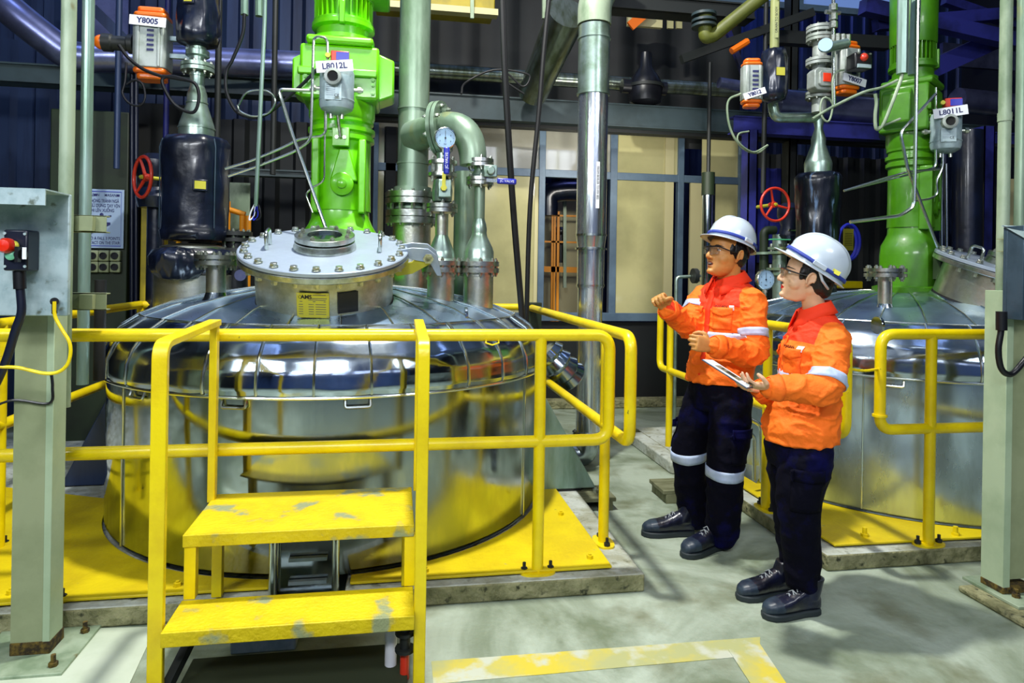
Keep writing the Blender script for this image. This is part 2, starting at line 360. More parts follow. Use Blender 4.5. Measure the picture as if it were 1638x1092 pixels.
for i, (x, y) in enumerate(((-3.2, 1.0), (-.2, .0), (2.8, 1.2), (5.6, 1.0), (-1.6, 3.4), (1.8, 3.8), (4.6, 4.0))):  # unseen glowing roof strips, added so the domes reflect a brighter ceiling
    sk = struct('window_%d' % (i+10), MB().box(x-.22, x+.22, y-1.1, y+1.1, 6.97, 6.99), 'skyglow')
    MB().box(x-.26, x-.22, y-1.14, y+1.14, 6.95, 7).box(x+.22, x+.26, y-1.14, y+1.14, 6.95, 7).box(x-.22, x+.22, y-1.14, y-1.1, 6.95, 7).box(x-.22, x+.22, y+1.1, y+1.14, 6.95, 7).build('window_frame', 'frame', sk)
# bright unseen windows behind the camera, added for panes and steel to reflect
for i, x in enumerate((-4.6, -2.2, .2, 2.6, 5.0)):
    wn = struct('window_%d' % (i+3), MB().box(x-.75, x+.75, -5, -4.96, 3.5, 5.1), 'winglow')
    MB().box(x-.8, x-.75, -5, -4.92, 3.45, 5.15).box(x+.75, x+.8, -5, -4.92, 3.45, 5.15).box(x-.75, x+.75, -5, -4.92, 3.45, 3.5).box(x-.75, x+.75, -5, -4.92, 5.1, 5.15).box(x-.03, x+.03, -4.96, -4.93, 3.5, 5.1).box(x-.75, x+.75, -4.96, -4.93, 4.27, 4.33).build('window_frame', 'frame', wn)
# partition wall with the windows (plane Y = 7.2), corrugated blue panel left of it
WY = 7.2
def wp(px, py, Y=WY): return at(px, py, Y)
struct('wall_partition', corr(-4.6, wp(196, 300).x, WY, 0, 3.6, p=.34, d=.06), 'wall')
struct('wall_partition_right', corr(wp(196, 300).x, wp(597, 300).x, WY+.02, 0, 2.95, p=.30, d=.06), 'darkwall')
struct('wall_upper', corr(-4.6, wp(500, 100).x, 7.35, 2.9, 5.4, p=.26, d=.05), 'wall')
struct('wall_upper_right', corr(wp(500, 100).x, wp(1190, 100).x, 7.35, 2.9, 5.4, p=.44, d=.035), 'darkwall')
struct('wall_kick', MB().box(wp(560, 500).x, wp(1200, 500).x, WY, WY+.1, 0, .92), 'darkwall')
struct('trim_1', MB().box(wp(560, 500).x, 6.0, WY-.16, WY, 0, .09), 'rough', None, .01)
zs, zt, zm0, zm1 = wp(1000, 503).z, wp(1000, 205).z, wp(980, 288).z, wp(980, 276).z
fr = MB()
xs = lambda p: wp(p, 300).x
xl, xr = xs(597), xs(1186)
fr.box(xl, xr, WY-.05, WY+.03, zs-.07, zs+.02).box(xl, xr, WY-.04, WY+.03, zm0, zm1).box(xl, xr, WY-.05, WY+.03, zt, zt+.06)
for p, w_, z0, z1 in ((601, .05, zs, zt), (757, .05, zm1, zt), (866, .07, zs, zt), (980, .08, zs, zt), (1087, .07, zs, zt), (1182, .05, zs, zt), (733, .03, zs, zm0)):
    fr.box(xs(p)-w_/2, xs(p)+w_/2, WY-.045, WY+.03, z0, z1)
w1 = struct('window_1', fr, 'frame', None, .004)
MB().box(xs(600), xs(757), WY-.01, WY+.005, zm1, zt).build('pane', 'paneup', w1)
MB().box(xs(757), xs(866), WY-.01, WY+.005, zm1, zt).build('pane', 'paneup', w1)
MB().box(xs(866), xs(980), WY-.01, WY+.005, zm1, zt).build('pane', 'paneup', w1)
MB().box(xs(980), xs(1087), WY-.01, WY+.005, zm1, zt).build('pane', 'pane', w1)
MB().box(xs(1122), xs(1182), WY-.01, WY+.005, zm1, zt).build('pane', 'pane', w1)
MB().box(xs(600), xs(733), WY-.01, WY+.005, zs, zm0).build('pane', 'pane', w1)
MB().box(xs(733), xs(855), WY-.02, WY-.005, zs, zm0).build('pane', 'pane', w1)
MB().box(xs(984), xs(1062), WY-.02, WY-.005, zs, zm0).build('pane', 'pane', w1)
MB().box(xs(1062), xs(1076), WY-.03, WY-.0, zs, zt).build('sash_stile', 'cream', w1)
MB().box(xs(1103), xs(1122), WY-.03, WY-.0, zs+.1, zm0).build('sash_stile', 'cream', w1)
MB().box(xs(1144), xs(1180), WY-.02, WY-.005, zs, zm0).build('pane', 'pane', w1)
MB().box(xs(855), xs(863), WY-.03, WY, zs, zm0).build('sash_stile', 'cream', w1)
struct('wall_shutter', corr(xs(1190), 6.5, 7.4, 0, 2.9, p=.22, d=.05), 'darkwall')
a, b = at(1211, 300, 7.1), at(1278, 300, 7.1)
tag(corr(a.x, b.x, 7.35, at(1240, 420, 7.1).z, at(1240, 264, 7.1).z, p=.15, d=.04).build('blue_sheet', 'wallblue'), 'bright blue corrugated sheet behind the red wheel at the right', 'sheet')

# ================================================================ PLINTHS, PLATES
def plinth(name, label, x0, x1, y0, y1, h, mat_='plinth'):
    o = MB().box(x0, x1, y0, y1, 0, h).build(name, mat_, None, .012); return tag(o, label, 'plinth')
TX, TY, TR = -.35, 4.33, 1.24
SX, SY = 3.62, 4.36
c1 = MB().box(-4, -.50, 2.97, 5.9, 0, .083).box(-.50, -.20, 3.34, 5.9, 0, .083).box(-.20, 1.15, 2.97, 5.9, 0, .083)
tag(side_mat(c1.build('concrete_plinth', 'plinth', None, .01), 'rough'), 'low concrete plinth under the front steel tank and its yellow railing', 'plinth')
c1 = MB().box(2.13, 4.9, 3.05, 5.8, 0, .083)
tag(side_mat(c1.build('concrete_plinth', 'plinth', None, .01), 'rough'), 'low concrete plinth under the right-hand steel tank', 'plinth')
def plate(name, label, poly, cx, cy, r, a0, a1, n, z0, z1):
    pts = list(poly)+[(cx+r*cos(a0+(a1-a0)*i/n), cy+r*sin(a0+(a1-a0)*i/n)) for i in range(n+1)]
    o = MB().prism(pts, (0, 0, z0), VX, VY, (0, 0, z1-z0)).build(name, 'yelplate', None, .003)
    return tag(o, label, 'floor plate')
rr = TR+.006
# left plate: outline from notch round the front-left, arc back
aL = pi+.35; 
plate('yellow_floor_plate', 'yellow steel floor plate left of the pipe notch, around the front tank', [(-2.6, 4.7), (-2.6, 3.02), (-.52, 3.02)], TX, TY, rr, atan2(-sqrt(rr**2-.17**2), -.17), -pi*1.0+.05, 26, .092, .104)
plate('yellow_floor_plate', 'yellow steel floor plate right of the pipe notch, around the front tank', [(1.01, 5.0), (1.01, 3.03), (-.18, 3.02)][::-1], TX, TY, rr, .5, atan2(-sqrt(rr**2-.17**2), .17), 26, .092, .104)
plate('yellow_floor_plate', 'yellow steel floor plate in front of the right-hand tank', [(2.22, 4.6), (2.22, 3.12), (4.7, 3.10)], SX, SY, rr, -.02-pi*.12, -pi*.97, 26, .092, .104)
for (x, y) in ((.15, 3.08), (.93, 3.12), (.93, 3.7), (-.9, 3.08), (-1.55, 3.1)):
    tag(MB().bolt((x, y, .104), VZ, .016, .016).build('plate_bolt', 'yelplate'), 'yellow-painted bolt head on the floor plates of the front tank', 'bolt', 'bolts on the yellow floor plates')
for (x, y) in ((2.45, 3.2), (2.95, 3.15)):
    o = MB().cyl((x, y, .104), (x, y, .15), .012, n=10).cyl((x, y, .104), (x, y, .118), .02, n=6).build('plate_bolt', 'yelplate'); tag(o, 'yellow threaded stud on the plate before the right-hand tank', 'bolt', 'studs on the right floor plate')
# small plinths
tag(MB().box(2.62, 3.2, 2.42, 2.78, 0, .03).build('concrete_block', 'rough', None, .01), 'thin concrete footing under the right-hand control post', 'footing')
g0 = gz(1036, 700, 0); 
tag(MB().prism([(2.0, 4.7), (2.12, 4.6), (2.12, 5.6), (2.0, 5.6)], (0, 0, 0), VX, VY, (0, 0, .09)).build('concrete_block', 'plinth', None, .01), 'pale concrete kerb block on the floor behind the standing man', 'footing')
# floor line paint
a, b = gz(690, 1058, 0), gz(1205, 1020, 0); a2, b2 = gz(690, 1092, 0), gz(1215, 1048, 0)
tag(MB().prism([(a.x, a2.y-.01), (a.x, a.y), (b.x+.03, b.y), (b2.x, b2.y)], (0, 0, .0005), VX, VY, (0, 0, .0015)).build('floor_marking', 'yelmark'), 'worn yellow line painted across the floor in front of the stair', 'floor marking')
a, b = gz(1165, 1040, 0), gz(1215, 1030, 0); c, d = gz(1262, 1100, 0), gz(1212, 1112, 0)
tag(MB().prism([(p.x, p.y) for p in (a, b, c, d)], (0, 0, .0025), VX, VY, (0, 0, .0015)).build('floor_marking', 'yelmark'), 'worn yellow line turning towards the viewer at the lower edge', 'floor marking')

# ================================================================ TANKS
PROF = [(1.225, .10), (1.24, .13), (1.24, .9), (1.262, .905), (1.268, .93), (1.262, 1.0), (1.235, 1.07), (1.18, 1.14), (1.09, 1.20), (.95, 1.255), (.75, 1.305), (.5, 1.345), (.25, 1.365), (.02, 1.37)]
def domez(r):
    for i in range(len(PROF)-1):
        a, b = PROF[i], PROF[i+1]
        if b[0] <= r <= a[0] and a[1] >= .93: t = (a[0]-r)/(a[0]-b[0]); return a[1]+(b[1]-a[1])*t
    return 1.37
def tank(cx, cy, label, man, ntilt, nozzles, seamsteel='steel', seed=0, lidph=0, sh='shell'):
    t = thing('reactor_tank', label, 'tank', (cx, cy, .1))
    MB().lathe(PROF[:3]+[(1.2, .9)], (cx, cy, 0), n=120).build('shell', sh, t)
    # dome with slightly uneven cladding
    mb = MB(); n = 128; prof = []
    P = PROF[3:]
    for i in range(len(P)-1):
        for k in range(4):
            q = k/4; prof.append((P[i][0]*(1-q)+P[i+1][0]*q, P[i][1]*(1-q)+P[i+1][1]*q))
    prof.append(P[-1]); vs = []
    for r, z in prof:
        for i in range(n):
            th = 2*pi*i/n; w_ = noise.noise(V((cos(th)*5+seed, sin(th)*5, z*9)))*.006
            g = abs(sin(th*16))*.008*min(1, max(0, (r-.9)/.3))
            vs.append((cx+(r+w_+g)*cos(th), cy+(r+w_+g)*sin(th), z+w_*.6))
    k = len(prof); mb.add(vs, [(j*n+i, j*n+(i+1) % n, (j+1)*n+(i+1) % n, (j+1)*n+i) for j in range(k-1) for i in range(n)]+[tuple(range((k-1)*n, k*n))])
    dm = mb.build('dome', seamsteel, t, ang=60); dm.data.materials.append(M['domem'])
    for p_ in dm.data.polygons: p_.material_index = 1 if p_.center.z > 1.095 else 0
    MB().tube([(cx+1.268*cos(2*pi*i/96), cy+1.268*sin(2*pi*i/96), .897) for i in range(96)], .0075, 8, True).build('seam_band', 'trimsteel', t)
    for i in range(32):       # standing seams over the shoulder
        th = 2*pi*(i+.0)/32; 
        if sin(th) > .35: continue
        pts = [(cx+(r+.004)*cos(th), cy+(r+.004)*sin(th), z+.003) for r, z in P[:6]]
        MB().tube(pts, .0065, 6).build('standing_seam', 'trimsteel', t)
    for i in range(28):
        th = 2*pi*(i+.4)/28
        pts = [(cx+(r+.002)*cos(th), cy+(r+.002)*sin(th), z+.004) for r, z in P[5:11]]
        MB().tube(pts, .005, 6).build('dome_seam', 'trimsteel', t)
    MB().tube([(cx+1.09*cos(2*pi*i/96), cy+1.09*sin(2*pi*i/96), 1.203) for i in range(96)], .005, 6, True).build('seam_band', 'trimsteel', t)
    for th, z in ((-1.85, .877), (-1.42, .877), (-2.3, .877)):      # lug brackets under the seam
        o = V((cx+1.245*cos(th), cy+1.245*sin(th), .865)); tg = V((-sin(th), cos(th), 0)); nn = V((cos(th), sin(th), 0))
        MB().tube(fillet([o-tg*.055+VZ*.02, o-tg*.055-VZ*.014+nn*.012, o+tg*.055-VZ*.014+nn*.012, o+tg*.055+VZ*.02], .01, 2), .007, 6).build('seam_bracket', 'trimsteel', t)
    th = -2.28   # vertical shell seam
    for th in (-2.42, -.55):
        MB().tube([(cx+1.243*cos(th), cy+1.243*sin(th), .12), (cx+1.243*cos(th), cy+1.243*sin(th), .89)], .005, 6).build('shell_seam', 'trimsteel', t)
    # manway
    c0, nrm, rn, rl, hh = man; nrm = V(nrm).normalized(); c0 = V(c0)
    u = nrm.cross(VY).normalized(); u = u if u.x > 0 else -u
    v = nrm.cross(u)
    if v.y < 0: v = -v
    def pt(a, r, h): return c0+(u*cos(a)+v*sin(a))*r+nrm*h
    MB().lathe([(rn*1.32, -.05), (rn*1.25, -.012), (rn*1.06, .012), (rn*1.02, .03)], c0, nrm, n=64).build('neck_collar', seamsteel, t)
    nk = MB().lathe([(rn, -.12), (rn, hh-.03), (rn-.02, hh-.02)], c0, nrm, n=72).build('manway_neck', 'brushed', t)
    MB().ring(rn-.02, rn+.004, .03, .042, c0, nrm, n=72).build('weld_line', 'dark', nk)
    MB().lathe([(rn-.01, hh-.032), (rl-.004, hh-.032), (rl, hh-.028), (rl, hh-.004), (rl-.004, hh)], c0, nrm, n=96).build('manway_flange', 'flange', t, ang=30)
    ld = MB().lathe([(rl-.012, hh+.003), (rl-.002, hh+.004), (rl-.002, hh+.02), (rl-.007, hh+.024), (.01, hh+.026)], c0, nrm, n=96).build('manway_lid', 'lid', t, ang=30)
    bm = MB().cyl((0, 0, 0), (0, 0, .006), .0205, n=16).cyl((0, 0, .006), (0, 0, .02), .0175, n=6)
    first = None; NB = 24
    for i in range(NB):
        a = 2*pi*(i+lidph)/NB; p = pt(a, rl-.035, hh+.026)
        if first is None:
            first = bm.build('bolt', 'bolt', None, .0012); o = first
        else: o = first.copy(); COL.objects.link(o)
        o.parent = ld; o.location = p-t.location; o.rotation_euler = nrm.to_track_quat('Z', 'Y').to_euler()
    for i in range(NB):
        a = 2*pi*(i+lidph)/NB; 
        if sin(a) > .1: continue
        MB().cyl(pt(a, rl-.035, hh-.06), pt(a, rl-.035, hh-.03), .016, n=6).build('nut', 'bolt', ld)
    # sight glass
    sc = c0+nrm*(hh+.026)
    k_ = rl/.42
    MB().lathe([(.155*k_, 0), (.155*k_, .012), (.148*k_, .03), (.148*k_, .038)], sc, nrm, n=56).build('sight_port', 'flange', ld)
    MB().ring(.09*k_, .147*k_, .046, .072, sc, nrm, n=56).build('sight_ring', 'flange', ld, .002)
    MB().cyl(sc+nrm*.05, sc+nrm*.058, .092*k_, n=40).build('sight_glass', 'glass', ld)
    MB().ring(.085*k_, .092*k_, .036, .07, sc, nrm, n=40).build('sight_bezel', 'trimsteel', ld)
    sb = MB()
    for i in range(8):
        a = 2*pi*(i+.5)/8; sb.bolt(sc+(u*cos(a)+v*sin(a))*.122*k_+nrm*.072, nrm, .0125, .012)
    for i in range(8):
        a = 2*pi*(i+.5)/8; MB().bolt(sc+(u*cos(a)+v*sin(a))*.122*k_+nrm*.072, nrm, .0125, .012).build('bolt', 'bolt', ld)
    for sgn in (-1, 1):
        b0 = c0+u*(sgn*.275*k_)+nrm*(hh+.026); 
        MB().tube(fillet([b0-v*.05, b0-v*.05+nrm*.085, b0+v*.05+nrm*.085, b0+v*.05], .03, 5), .0095, 10).build('lifting_handle', 'trimsteel', ld)
    return t, pt, u, v, nrm
mc = V((-.365, 3.68, 1.275))
t1, pt1, mu, mv, mn = tank(TX, TY, 'polished steel tank behind the yellow railing and stair at the left', (mc, (0, -.30, .954), .345, .425, .285), 0, ())
# hinge of the lid
hb = pt1(0, .425, .27)
hg = MB()
for dv in (-.05, .05):
    o = hb+mv*(dv+.02)
    hg.prism([(-.06, .045), (.02, .06), (.10, .055), (.15, .015), (.175, -.09), (.15, -.09), (.11, -.02), (.02, -.005), (-.06, .02)], o, mu, mn, mv*.012)
hg.build('hinge_arm', 'lid', t1, .002)
MB().prism([(-.09, -.06), (.02, -.02), (.07, .04), (.11, .045), (.135, .02), (.13, -.02), (.02, -.085), (-.06, -.10)], hb-mv*.02, mu, mn, mv*.015).build('hinge_lug', 'brassy', t1, .002)
MB().cyl(hb+mu*.1+mn*.01-mv*.06, hb+mu*.1+mn*.01+mv*.1, .016, n=16).cyl(hb+mu*.1+mn*.01-mv*.06, hb+mu*.1+mn*.01-mv*.045, .028, n=6).build('hinge_pin', 'bolt', t1)
# nameplate and window on the neck
def onneck(c0, nrm, rn, ang, h, u, v): 
    d = u*cos(ang)+v*sin(ang); return c0+d*rn+nrm*h, d, u*(-sin(ang))+v*cos(ang)
p, d, tg = onneck(mc, mn, .345, -pi/2-.06, .13, mu, mv)
npl = MB().obox(p+d*.012, tg*.075, mn*.062, d*.004).build('nameplate', 'brassy', t1, .002)
text('AMS', .026, 'blackink', npl, p+d*.0168-tg*.03+mn*.042, tg, mn, bold=.001)
MB().ring(.006, .008, 0, .0006, p+d*.0165-tg*.058+mn*.042, d, n=16).build('plate_emblem', 'blackink', npl)
pr = MB()
for i in range(5):
    for a, b in ((-.065, -.045), (-.02, .004), (.012, .06)): pr.obox(p+d*.0164+tg*(a+b)/2-mn*(-.006+i*.012), tg*(b-a)/2, mn*.0011, d*.0003)
for a, b, z in ((-.06, -.048, .02), (.0, .012, .02), (.05, .06, .02), (-.02, .06, .028), (-.01, .065, .036), (.0, .06, .052)): pr.obox(p+d*.0164+tg*(a+b)/2+mn*z, tg*(b-a)/2, mn*.0012, d*.0003)
pr.build('plate_print', 'ink', npl)
for a in (-1, 1):
    for b in (-1, 1): MB().cyl(p+d*.014+tg*a*.068+mn*b*.055, p+d*.018+tg*a*.068+mn*b*.055, .003, n=8).build('rivet', 'bolt', npl)
p, d, tg = onneck(mc, mn, .345, -pi/2+.40, .135, mu, mv)
MB().obox(p+d*.006, tg*.05, mn*.052, d*.003).build('black_sticker', 'black', t1, .001)['label'] = 'black square sticker'
mc2 = V((3.82, 3.80, 1.25))
t2, pt2, u2, v2, n2_ = tank(SX, SY, 'polished steel tank at the right edge, behind the woman and the short railing', (mc2, (.15, -.27, .95), .37, .44, .28), 0, (), seed=5, lidph=.4, sh='shell2')
# ================================================================ RAILINGS
RZ, RM, RR = 1.176, .687, .0275
def flat(pts, w, h, mb=None):
    mb = mb or MB()
    for a, b in zip(pts[:-1], pts[1:]): mb.bar(a, b, w, h)
    return mb
def railpost(parent, x, y, z0=.083, z1=RZ, plate=True, along='x'):
    MB().tube([(x, y, z0), (x, y, z1)], RR*.98, 16).build('post', 'yel', parent)
    if plate:
        a, b = (.085, .05) if along == 'x' else (.05, .085)
        pl = MB().prism([(a*cos(t)*(abs(cos(t))**-.4 if abs(cos(t)) > .01 else 1), b*sin(t)) for t in [2*pi*i/24 for i in range(24)]], (x, y, z0), VX, VY, (0, 0, .01)).build('base_plate', 'yel', parent)
        for s in (-1, 1):
            px, py = (x+s*.062, y) if along == 'x' else (x, y+s*.062)
            MB().cyl((px, py, z0+.01), (px, py, z0+.026), .016, n=6).cyl((px, py, z0+.026), (px, py, z0+.05), .008, n=8).build('bolt', 'darkbeam', pl)
t = thing('railing', 'long yellow pipe railing running across the front of the left tank', 'railing', (.66, 3.053, .083))
MB().tube(fillet([(-2.6, 3.053, RZ), (.99, 3.053, RZ), (.99, 3.053, RM), (-2.6, 3.053, RM)], .075, 8), RR, 16).build('top_and_mid_rail', 'yel', t)
railpost(t, .66, 3.053); railpost(t, gz(78, 958, .083).x, 3.053)
p = at(786, 547, 3.053); MB().tube([p+V((-.03, -.03, 0)), p+V((0, -.03, -.01)), p+V((.03, -.03, 0)), p+V((.03, .0, .03)), p+V((-.02, 0, .03)), p+V((-.03, -.03, .0))], .004, 6, True).build('wire_tie', 'yel', t)
SXR = 1.065
t = thing('railing', 'yellow pipe railing going back along the right side of the left tank', 'railing', (SXR, 3.34, .083))
MB().tube(fillet([(SXR, 5.35, RZ), (SXR, 2.97, RZ), (SXR, 2.97, RM), (SXR, 5.35, RM)], .075, 8), RR, 16).build('top_and_mid_rail', 'yel', t)
railpost(t, SXR, 3.34, along='y'); railpost(t, SXR, 5.35)
t = thing('railing', 'yellow pipe railing behind the left tank, below the window wall', 'railing', (0, 5.4, .083))
MB().tube([(-1.85, 5.42, RZ), (.98, 5.42, RZ)], RR, 12).build('top_rail', 'yel', t); MB().tube([(-1.85, 5.42, RM), (.98, 5.42, RM)], RR, 12).build('mid_rail', 'yel', t)
railpost(t, .78, 5.42); railpost(t, -.8, 5.42)
t = thing('railing', 'yellow pipe railing going back on the left side of the left tank', 'railing', (-1.87, 3.55, .083))
MB().tube([(-1.87, 3.2, RZ), (-1.87, 5.42, RZ)], RR, 14).build('top_rail', 'yel', t); MB().tube([(-1.87, 3.2, RM), (-1.87, 5.42, RM)], RR, 14).build('mid_rail', 'yel', t)
railpost(t, -1.87, 3.62, along='y'); railpost(t, -1.87, 5.42)
SR2 = 2.175
t = thing('railing', 'yellow pipe railing running back behind the two people', 'railing', (SR2, 3.6, .083))
MB().tube(fillet([(SR2, 5.0, RZ), (SR2, 5.36, RZ), (SR2, 5.36, RM), (SR2, 5.0, RM), (SR2, 2.99, RM), (SR2, 2.99, RZ), (SR2, 5.0, RZ)], .075, 8)[:-1], RR, 14, True).build('top_and_mid_rail', 'yel', t)
railpost(t, SR2, 5.15, 0); railpost(t, SR2, 3.7, along='y')
t = thing('railing', 'short yellow pipe railing with a post, in front of the right-hand tank', 'railing', (2.743, 3.1, .083))
xr0 = at(1408, 610, 3.1).x
MB().tube(fillet([(4.6, 3.1, RZ), (xr0, 3.1, RZ), (xr0, 3.1, RM), (4.6, 3.1, RM)], .075, 8), RR, 16).build('top_and_mid_rail', 'yel', t)
railpost(t, 2.743, 3.1); railpost(t, 4.2, 3.1)
MB().ring(.028, .036, -.006, .006, (xr0, 3.1, .76), VZ, 16).build('clip', 'yel', t)
pa, pb = V((SR2, 2.99, 1.02)), V((xr0, 3.1, 1.0))
tag(MB().tube(smooth_path([pa, (pa+pb)/2-VZ*.012, pb], 10), [.006+.002*(i % 2) for i in range(21)], 7).build('rope', 'yel'), 'yellow cord tied between the two rails to close the gap', 'rope')

# ================================================================ STAIR
t = thing('steel_stair', 'two-step yellow steel stair with handrails before the left tank', 'stair', (-.33, 2.6, 0))
X0, X1 = -.775, .10
for sx, yb, nm in ((X0, 3.0, 'left'), (X1, 3.05, 'right')):
    w_ = .05 if sx < 0 else .042
    fy = 2.43
    ro = .03 if sx < 0 else 0
    pts = fillet([(sx, fy, 0), (sx, fy, 1.205), (sx+ro, yb, 1.235)], .05, 5)
    mb = MB()
    # flat bar handrail loop
    vs = []; 
    for i, q in enumerate(pts):
        a = pts[max(i-1, 0)]; b = pts[min(i+1, len(pts)-1)]; tt = (b-a).normalized(); nn = tt.cross(VX).normalized()
        for s, r_ in ((-1, -1), (1, -1), (1, 1), (-1, 1)): vs.append(q+VX*(s*w_/2)+nn*(r_*.0125))
    n_ = len(pts); mb.add(vs, [(i*4+j, i*4+(j+1) % 4, (i+1)*4+(j+1) % 4, (i+1)*4+j) for i in range(n_-1) for j in range(4)]+[(3, 2, 1, 0), tuple(range(4*n_-4, 4*n_))])
    mb.build('handrail', 'yel', t, .003)
    MB().box(sx+ro-w_*.3, sx+ro+w_*.3, yb-.03, yb+.012, .49, 1.24).build('rear_post', 'yel', t, .003)
a = .012
st = MB().box(X0+.03, X1-.02, 2.60, 3.05, .49, .5).box(X0+.03, X1-.02, 2.595, 2.607, .455, .5)
st.build('tread', 'yelstep', t, .003)
MB().box(X0+.03, X1-.02, 2.38, 2.60, .255, .265).box(X0+.03, X1-.02, 2.375, 2.387, .215, .265).build('tread', 'yelstep', t, .003)
for x, y, z0, z1 in ((X0+.055, 2.62, .265, .46), (X0+.06, 2.98, .10, .49), (X1-.035, 2.62, .265, .46), (X1-.04, 2.98, .10, .49)):
    MB().box(x-.02, x+.02, y-.02, y+.02, z0, z1).build('leg', 'yel', t, .002)
MB().bar((X0+.1, 2.62, .2), (X0+.02, 2.42, .02), .03, .03).build('brace', 'darkbeam', t)
MB().box(X0+.05, X1-.03, 2.58, 2.61, .19, .255).build('cross_bar', 'darkbeam', t)
# things under the stair
tag(MB().box(-.72, .06, 2.0, 2.66, .001, .02).build('drain_grate', 'pit', None, .004), 'dark drain cover on the floor below the lowest step', 'drain cover')  # dark plate stands in for shade and a pit under the stair
tag(MB().box(-.60, -.36, 2.70, 2.90, .0, .10).build('channel_box', 'galv', None, .006), 'pale grey box section on the floor behind the lower step', 'box')
g = thing('drain_pipe', 'short pale pipe with a dark valve beside the right stair post', 'pipe', (.03, 2.52, 0))
MB().cyl((.0, 2.52, 0), (.0, 2.52, .24), .022, n=14).build('pipe', 'white', g)
MB().cyl((.05, 2.46, .10), (.05, 2.46, .22), .02, n=10).cyl((.05, 2.46, .10), (.05, 2.46, .112), .036, n=12).cyl((.05, 2.46, .16), (.05, 2.46, .172), .036, n=12).build('valve', 'darkbeam', g)
MB().cyl((.05, 2.46, .0), (.05, 2.46, .10), .017, n=10).build('hose', 'red', g)
a, b, c, d = gz(0, 1010, 0), gz(250, 1003, 0), gz(200, 1110, 0), gz(-120, 1110, 0)
tag(MB().prism([(p.x, p.y) for p in (a, b, c, d)], (0, 0, .0), VX, VY, (0, 0, .004)).build('cover_plate', 'coverp', None, .001), 'smooth pale cover plate on the floor left of the stair', 'cover plate')
# pipe notch in the plinth
g = thing('foot_bracket', 'shiny steel foot channel in the gap of the front tank base', 'bracket', (-.35, 3.1, 0))
for x in (-.50, -.24):
    MB().tube(fillet([(x, 3.02, .03), (x, 3.0, .05), (x, 3.0, .34), (x, 3.08, .36)], .03, 4), .016, 10).build('edge_tube', 'trimsteel', g)
MB().box(-.50, -.24, 3.0, 3.03, .02, .05).box(-.49, -.25, 3.06, 3.07, .05, .36).build('back_sheet', 'shell', g, .003)
MB().box(-.44, -.28, 3.03, 3.055, .10, .115).box(-.44, -.28, 3.03, 3.055, .2, .215).build('louvre', 'galv', g)

# ================================================================ LEFT CONTROL POST
lb = gz(50, 1050, 0); lx, ly = lb.x, lb.y
g = thing('support_post', 'pale green H-section post with a rusty foot at the left edge', 'post', (lx, ly, 0))
xw = at(75, 700, ly).x; xe = at(87, 700, ly).x; xo = at(24, 700, ly).x; zb = at(50, 500, ly).z
MB().box(xo, xw, ly-.01, ly+.002, .05, zb+.05).box(xo, xo+.008, ly, ly+.11, .05, zb+.05).build('web', 'post', g)
MB().box(xw, xe, ly-.012, ly+.09, .05, zb+.05).build('flange', 'postlight', g, .002)
MB().box(xo-.002, xe+.002, ly-.014, ly+.1, .012, .06).build('rusty_foot', 'rust', g, .004)
MB().box(lx-.19, lx+.17, ly-.15, ly+.19, .0, .014).build('base_plate', 'palegal', g, .002)
for dx, dy in ((.12, -.1), (.13, .13), (-.14, -.1)): MB().bolt((lx+dx, ly+dy, .014), VZ, .016, .014).cyl((lx+dx, ly+dy, .014), (lx+dx, ly+dy, .055), .009, n=8).build('anchor_bolt', 'rust', g)
BY = ly-.14
zt_, zbt = at(60, 309, BY).z, at(60, 505, BY).z; xa, xb = at(-60, 400, BY).x, at(110, 400, BY).x; 
g = thing('control_panel', 'galvanised sheet switch panel with a hood and push buttons on the left post', 'control panel', (lx, BY, zbt))
MB().box(xa, xb, BY, BY+.02, zbt, zt_).build('back_sheet', 'galv', g, .004)
MB().prism([(0, 0), (.17, -.0), (.17, -.055), (.165, -.055), (.165, -.005), (0, -.005)], (xa, BY+.0, zt_), -VY, VZ, VX*(xb-xa)).build('hood', 'galv', g)
for px, py in ((88, 356),): q = at(px, py, BY-.002); MB().cyl(q, q-VY*.006, .008, n=8).build('screw', 'galv', g)
bx0, bx1, bz0, bz1 = at(5, 400, BY-.08).x, at(44, 400, BY-.08).x, at(20, 433, BY-.08).z, at(20, 367, BY-.08).z
sb = MB().box(bx0, bx1, BY-.08, BY, bz0, bz1).build('switch_box', 'navybox', g, .006)
bw = bx1-bx0
def knob(px, py, r, m_, nm, dep=.03):
    p = at(px, py, BY-.085); MB().lathe([(r*.8, 0), (r, .006), (r, dep*.7), (r*.75, dep), (.003, dep+.004)], p, -VY, n=24).build(nm, m_, sb)
knob(15, 393, .026, 'redb', 'red_push_button', .04); knob(24, 393, .017, 'brassy', 'yellow_ring', .015); knob(19, 408, .017, 'greenb', 'mint_push_button', .015)
p = at(36, 407, BY-.085); MB().cyl(p, p-VY*.02, .018, n=16).obox(p-VY*.03+VZ*.0, VX*.005, VY*.01, VZ*.026).build('selector_switch', 'black', sb)
MB().obox(at(39, 405, BY-.12), VX*.006, VY*.002, VZ*.02).build('switch_pointer', 'white', sb)
for px, py in ((8, 373), (40, 374), (8, 426), (40, 426)): p = at(px, py, BY-.081); MB().cyl(p, p-VY*.003, .005, n=8).build('screw', 'galv', sb)
cp = [at(x, y, BY-.05) for x, y in ((31, 433), (31, 450), (33, 470), (34, 500), (24, 530), (12, 570), (0, 600), (-20, 640))]
MB().cyl(at(31, 433, BY-.05), at(32, 462, BY-.05), .02, n=14).build('cable_gland', 'black', g)
tag(MB().tube(smooth_path(cp, 5), .014, 10).build('cable', 'navybox'), 'thick dark blue cable hanging from the left switch box', 'cable')
